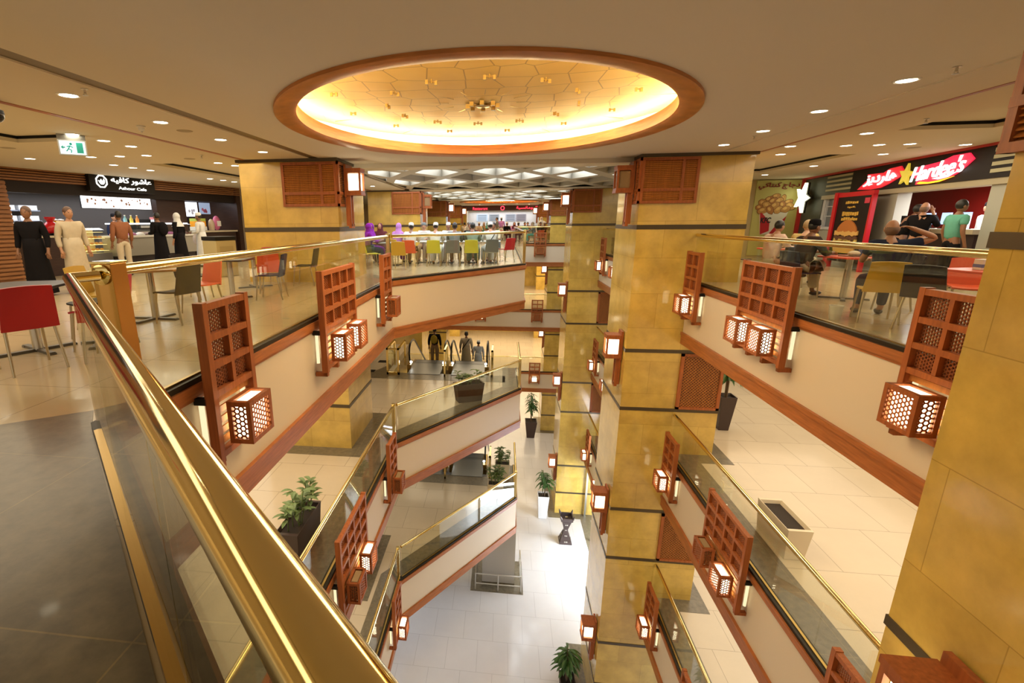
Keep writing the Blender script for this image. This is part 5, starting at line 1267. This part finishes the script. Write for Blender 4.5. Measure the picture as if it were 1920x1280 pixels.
def skirt(pose):
    def f(m):
        J = joints(pose); mb = MB(); n = 28
        if pose.startswith('sit'):
            P = [(J['pel'], (.18, .15))]; E = []
            for s in 'LR':
                k = len(P); P += [(J['hip'+s], .125), (J['hip'+s].lerp(J['knee'+s], .5), .115), (J['knee'+s], .105), (J['knee'+s].lerp(J['ank'+s], .5), .115), (J['ank'+s], .10)]; E += [(0, k), (k, k+1), (k+1, k+2), (k+2, k+3), (k+3, k+4)]
            return skin_mesh('robe_skirt', P, E, m)
        rows = ((1.12, .165, .13), (.95, .185, .155), (.7, .20, .175), (.4, .225, .20), (.1, .25, .225), (.05, .25, .225)); vs = []; fs = []
        for z, rx, ry in rows:
            g = max(0, (1.0-z))*.07
            for j in range(n):
                a = 2*PI*j/n; q = 1+g*math.cos(7*a); vs.append((rx*q*math.cos(a), ry*q*math.sin(a)-.005, z))
        for i in range(len(rows)-1):
            for j in range(n): fs.append((i*n+j, i*n+(j+1) % n, (i+1)*n+(j+1) % n, (i+1)*n+j))
        fs += [tuple(range(n))]
        return mb.add(vs, fs).data('robe_skirt', m, True)
    return ('sk', pose), f
def hair(c, m, k=1.0): return MB().ell((c.x, c.y-.014, c.z+.028), (.084*k, .098*k, .106*k), 18, 12).data('hair', m, True)
def cap(c, m): return MB().lathe([(.0005, .145), (.05, .14), (.078, .118), (.086, .06), (.086, .035), (.07, .035)], (c.x, c.y-.008, c.z), 22, 1, 1.12).data('cap', m, True)
def scarf(c, m, long=1.0):
    mb = MB(); mb.ell((c.x, c.y-.026, c.z+.008), (.098, .106, .125), 18, 12); n = 22; vs = []; fs = []
    rows = ((.0, .092, .085, -.03), (-.09, .10, .095, -.028), (-.16, .12, .11, -.03), (-.22, .19, .145, -.035), (-.30*long, .22, .165, -.035))
    for z, rx, ry, oy in rows:
        for j in range(n): a = 2*PI*j/n; q = 1+.04*math.cos(5*a); vs.append((c.x+rx*q*math.cos(a), c.y+oy+ry*q*math.sin(a), c.z+z))
    for i in range(len(rows)-1):
        for j in range(n): fs.append((i*n+j, i*n+(j+1) % n, (i+1)*n+(j+1) % n, (i+1)*n+j))
    return mb.add(vs, fs).data('headscarf', m, True)
EYE = mat('eye_dark', (.015, .01, .008), .3); LIP = mat('lip', (.30, .10, .08), .5)
SK = [mat('skin_tan', (.40, .20, .11), .5), mat('skin_brown', (.22, .10, .05), .5), mat('skin_light', (.52, .30, .19), .5)]
def cloth(name, c): return mat('cloth_'+name, c, .9, noise=.12, nscale=14, spec=.08)
CW, CBK, CGR, CGN, CPU, CLV, CMR, CBE, CTB, CNV = (cloth('white', (.62, .62, .60)), cloth('black', (.009, .008, .009)), cloth('grey', (.16, .18, .18)), cloth('sage', (.20, .26, .21)), cloth('purple', (.20, .02, .28)), cloth('lavender', (.42, .20, .50)), cloth('maroon', (.10, .025, .03)), cloth('beige', (.50, .42, .30)), cloth('tan', (.30, .19, .10)), cloth('navy', (.02, .025, .05)))
HB = mat('hair_black', (.008, .007, .006), .45); SHOE = mat('shoe_dark', (.02, .014, .01), .5)
TEAL = cloth('teal', (.12, .36, .28))
def person(label, x, y, z, face, pose, top, bottom, head=('hair', None), sk=0, sleeve=1.0, h=1.0, loose=1.0, robe=False, group=None, extra=None, sub=True):
    t = thing('person', label, 'person', (x, y, z), R(face), group); t.scale = (h, h, h); J = joints(pose); c = J['head']
    obj('body', body_mesh(pose, SK[sk]), t)
    k, f = shirt(pose, sleeve); obj('robe_top' if robe else 'shirt', cached(k, f, top), t)
    k, f = skirt(pose) if robe else trousers(pose, loose); obj('robe_skirt' if robe else 'trousers', cached(k, f, bottom), t)
    e = MB()
    for s in (-1, 1): e.ell((c.x+s*.031, c.y+.083, c.z+.012), (.012, .008, .007), 8, 5)
    e.build('eyes', EYE, t); MB().ell((c.x, c.y+.088, c.z-.056), (.024, .008, .006), 8, 5).build('mouth', LIP, t)
    kind, m = head
    if kind in ('hair', 'both'): obj('hair', hair(c, m or HB), t)
    if kind == 'cap': obj('hair', hair(c, HB, .97), t); obj('cap', cap(c, m), t)
    if kind == 'scarf': obj('headscarf', scarf(c, m), t)
    if kind == 'bald': obj('hair', MB().ell((c.x, c.y-.03, c.z-.02), (.080, .075, .075), 14, 8).data('hair', mat('hair_stubble', (.16, .09, .055), .7), True), t)
    for s in 'LR':
        a, b = J['ank'+s], J['toe'+s]; d = (b-a); sh = MB(); mm = a.lerp(b, .55); sh.ell((0, 0, 0), (.05, .135, .042), 12, 7)
        o = sh.build('shoe', SHOE, t, True); o.location = (mm.x, mm.y, min(mm.z, max(.043, mm.z-.02))); o.rotation_euler = (0, 0, math.atan2(-d.x, d.y))
    if extra: extra(t, J)
    return t
# ---- left cafe
person('person in a black cloak walking at the far left before the cafe counter', -9.15, 8.75, F3, 200, 'stand', CBK, CBK, ('hair', mat('hair_brown', (.09, .04, .02), .5)), 1, robe=True)
person('person in a long cream robe with a dark sash at the far left', -8.75, 9.25, F3, 250, 'stand', CBE, CBE, ('hair', mat('hair_brown', (.09, .04, .02), .5)), 0, robe=True)
def backpack(m, label):
    def f(t, J): 
        b = MB(); b.ell((0, -.2, J['chest'].z-.06), (.15, .09, .2), 14, 9); b.build('backpack', m, t, True)
    return f
person('person all in black with a backpack standing at the cafe counter', -10.5, 14.3, F3, 78, 'hold', CBK, CBK, ('hair', HB), 1, robe=True, extra=backpack(CBK, ''))
person('person in a white headscarf and black cloak at the cafe counter', -10.3, 14.95, F3, 95, 'stand', CBK, CBK, ('scarf', CW), 0, robe=True)
def bag(c_):
    def f(t, J): MB().ell((J['wrR'].x+.03, J['wrR'].y+.02, J['wrR'].z-.22), (.13, .08, .17), 12, 8).build('carrier_bag', c_, t, True)
    return f
person('person in a long white robe holding a white carrier bag at the cafe', -9.95, 15.6, F3, 100, 'hold', CW, CW, ('cap', CW), 1, robe=True, extra=bag(cloth('bag', (.7, .62, .58))))
person('person in a tan shirt in front of the curved pastry case', -10.3, 12.5, F3, 70, 'stand', cloth('rust', (.25, .10, .05)), CBE, ('hair', HB), 1)
for k, (u, m, nm) in enumerate(((4.2, CNV, 'navy'), (1.0, CW, 'white'))):
    p = cw(u, 1.5, F3); person(f'cafe worker in a {nm} top behind the counter', p[0], p[1], F3, -95, 'stand', m, CBK, ('cap', CBK if k == 0 else CW), 0)
# ---- diners behind the slanted railing
D = 'diners behind the slanted railing'
person('seated person in a purple headscarf leaning over the grey table, leftmost diner', -4.35, 15.75, F3, -55, 'sit', CPU, CNV, ('scarf', CPU), 1, robe=True, group=D)
person('seated person in a purple headscarf behind the leftmost diner', -4.5, 16.6, F3, -60, 'sit', CPU, CPU, ('scarf', CPU), 1, robe=True, group=D)
person('person in maroon with a white headband facing the camera, behind the purple scarves', -4.35, 17.65, F3, 180, 'sit', CMR, CMR, ('scarf', CMR), 0, robe=True, group=D)
person('standing child behind the purple headscarves by the marble column', -5.6, 19.3, F3, 190, 'stand', CTB, CNV, ('hair', HB), 1, h=.86)
person('seated person in a lavender headscarf and purple robe', -3.6, 16.95, F3, -30, 'sit', CLV, CPU, ('scarf', CLV), 2, robe=True, group=D)
person('seated person in white cap and white robe on the orange chair, back to the camera', -3.0, 16.25, F3, 0, 'sit', CW, CTB, ('cap', CW), 1, group=D)
person('person in white with a grey cap facing the camera across the white tables', -2.9, 18.45, F3, 180, 'sit', CW, CTB, ('cap', CGR), 0, group=D)
person('seated person in a white robe and cap on the left lime chair', -2.2, 16.3, F3, 0, 'sit', CW, CW, ('cap', CW), 0, robe=True, group=D)
person('person with a white cap across the white tables, facing the camera', -2.0, 18.45, F3, 180, 'sit', CW, CW, ('cap', CW), 1, group=D)
person('seated person with black hair and grey shirt on the grey chair', -1.58, 16.35, F3, 0, 'sit', CGR, CTB, ('hair', HB), 1, group=D)
person('seated person with black hair in a sage robe on the right lime chair', -1.0, 16.4, F3, 0, 'sit', CGN, CGN, ('hair', HB), 1, robe=True, group=D)
def strap(t, J): MB().tube([(.15, -.12, 1.06), (.03, -.155, .88), (-.14, -.15, .66)], .014, 6).build('bag_strap', CBK, t)
person('bent person in white robe and cap with a shoulder strap beside the dark red chair', -.42, 16.68, F3, 15, 'sit', CW, CW, ('cap', CW), 0, robe=True, group=D, extra=strap)
person('person facing the camera behind the white tables, second from the right', -1.2, 18.45, F3, 180, 'sit', CBK, CTB, ('hair', HB), 1, group=D)
person('person in pale robe facing the camera at the right end of the white tables', -.35, 18.5, F3, 170, 'sit', CBE, CBE, ('hair', HB), 1, group=D)
# ---- far crowd
rd = random.Random(21); G = 'distant diners before the red-signed restaurant'
cols = [CW, CBE, CTB, CGR, CBK, CLV, TEAL, CMR]; spots = [(-2.6, 37.5), (-1.9, 39), (-1.2, 37.2), (-.5, 38.6), (.2, 37), (.8, 39.2), (1.5, 37.8), (2.9, 37.0), (2.8, 39), (-3.1, 40.4), (1.0, 35.4), (2.0, 34.6), (2.5, 35.9), (-.2, 41), (-1.6, 41.6), (1.9, 41.4)]
for k, (x, y) in enumerate(spots):
    st = k % 5 == 3
    person('distant diner seated before the red-signed restaurant' if not st else 'distant person standing before the red-signed restaurant', x, y, F3, rd.choice((0, 180, 90, 200)), 'stand' if st else 'sit', cols[k % 8], cols[(k+3) % 8], (('hair', HB), ('cap', CW), ('scarf', cols[(k*3) % 8]))[k % 3], k % 3, group=G if not st else 'distant standing people')
    if not st: chairs([((RED, ORED, YEL, GREYP)[k % 4], x, y, F3, 0 if k % 2 else 180, 'small distant chair of the far food court')], None) if False else None
chairs([((RED, ORED, YEL, GREYP)[k % 4], x, y+.02, F3, 0, 'distant food-court chair beyond the far bridge') for k, (x, y) in enumerate(((1.4, 35.9), (2.5, 34.9), (3.6, 34.4), (-.8, 36.3), (-2.0, 36.6)))], 'distant food-court chairs')
tables([(ORED, x, y, F3, 0, 'distant food-court table beyond the far bridge', 'distant food-court tables') for x, y in ((.7, 36.2), (2.2, 37.2), (-.5, 37.6), (-2.0, 38.2), (.1, 39.4))])
# ---- right food court
person('seated person in dark kurta and pale trousers bending over the red table', 5.35, 9.72, F3, -75, 'sit_cross', cloth('brown', (.05, .03, .025)), CBE, ('cap', CBK), 1, loose=1.25)
person('seated person with one arm raised behind the shaved head, right food court', 5.25, 7.62, F3, -22, 'sit_head', CNV, CNV, ('bald', None), 0, sleeve=.5)
person('seated person in a pinkish white robe at the distant red table', 5.6, 11.35, F3, -70, 'sit', cloth('pink', (.62, .44, .36)), CBE, ('hair', HB), 0)
person('seated person in pale yellow behind the person in pinkish white', 6.3, 11.55, F3, -40, 'sit', cloth('straw', (.50, .36, .14)), CBE, ('hair', mat('hair_fair', (.35, .24, .12), .6)), 2)
p = hw(6.75, -.35, 0); person('person in a black top leaning on the burger counter, left', p[0], p[1], F3, -95, 'lean', CBK, CBK, ('hair', HB), 1)
p = hw(7.4, -.35, 0); person('shaven-headed person on the phone at the burger counter', p[0], p[1], F3, -60, 'phone', CBK, CNV, ('bald', None), 0)
p = hw(8.75, -.5, 0); person('person in a teal striped shirt at the right of the burger counter', p[0], p[1], F3, -95, 'stand', TEAL, CBK, ('hair', HB), 1, sleeve=.5)
p = hw(6.5, 1.4, 0); person('burger worker in white cap behind the counter', p[0], p[1], F3, 85, 'stand', CW, CBK, ('cap', CBK), 0)
person('person in white sitting behind the second right column', 4.95, 16.0, F3, 60, 'sit', CW, CBE, ('hair', HB), 1)
chairs([(ORED, 4.95, 16.0, F3, 60, 'orange chair of the person in white behind the second right column')], None)
# ---- escalators
person('person in black with a yellow backpack on the left escalator', -2.85, 20.6, F2-.42, 0, 'stand', CBK, CTB, ('hair', HB), 1, extra=backpack(cloth('mustard', (.34, .24, .03)), ''))
def sling(t, J): MB().tube([(.14, -.13, 1.42), (0, -.15, 1.2), (-.17, -.13, .95)], .016, 6).build('sling_strap', CBK, t)
person('person in a long beige robe with a sling bag on the right escalator', -1.5, 20.95, F2-.645, 0, 'stand', CBE, CBE, ('hair', HB), 1, robe=True, extra=sling)
person('person in a pale blue-grey robe and white cap on the right escalator', -1.0, 21.75, F2-1.105, 0, 'stand', cloth('pale_blue', (.42, .44, .46)), cloth('pale_blue', (.42, .44, .46)), ('cap', CW), 1, robe=True, h=.93)
# blurred walker on the first-floor gallery
person('person in a pale robe walking on the left first-floor gallery', -3.6, 8.2, F1, 20, 'stand', CBE, CBE, ('hair', HB), 0, robe=True)
# ---- small things on tables
t = thing('napkin_holder', 'white and blue napkin holder on the near red table', 'napkin holder', (5.9, 7.0, F3+.745))
MB().box(-.05, -.06, 0, .05, .06, .13).build('box', WHITE, t, bevel=.005); MB().box(-.052, -.062, .03, .052, .062, .07).build('band', mat('label_blue', (.12, .16, .38), .5), t)
t = thing('sauce_tray', 'dark tray of sauce packets on the near red table', 'tray', (6.08, 6.85, F3+.745), R(20))
MB().box(-.1, -.07, 0, .1, .07, .02).build('tray', mat('brown_tray', (.14, .05, .02), .5), t)
for k in range(3): MB().box(-.08+.055*k, -.05, .02, -.04+.055*k, .05, .05+.01*k).build('packet', (BLACK, mat('packet_green', (.3, .34, .2), .5), WHITE)[k], t)
t = thing('food_tray', 'tray with wrapped food on the red table of the bending person', 'tray', (6.05, 9.5, F3+.745), R(15))
MB().box(-.2, -.15, 0, .2, .15, .015).build('tray', mat('brown_tray', (.14, .05, .02), .5), t); MB().ell((-.05, .0, .05), (.1, .08, .05), 12, 7).build('wrapped_food', cloth('wrap', (.6, .5, .38)), t, True); MB().lathe([(.035, .015), (.042, .14), (.044, .145)], (.12, .03, 0), 14).build('cup', mat('cup_blue', (.1, .12, .3), .4), t, True)
t = thing('waste_bin', 'small white bin on the floor behind the right railing', 'bin', (4.66, 7.5, F3)); MB().lathe([(.065, 0), (.085, .2), (.078, .2), (.07, .03)], n=20).build('bin_body', WHITE, t, True)
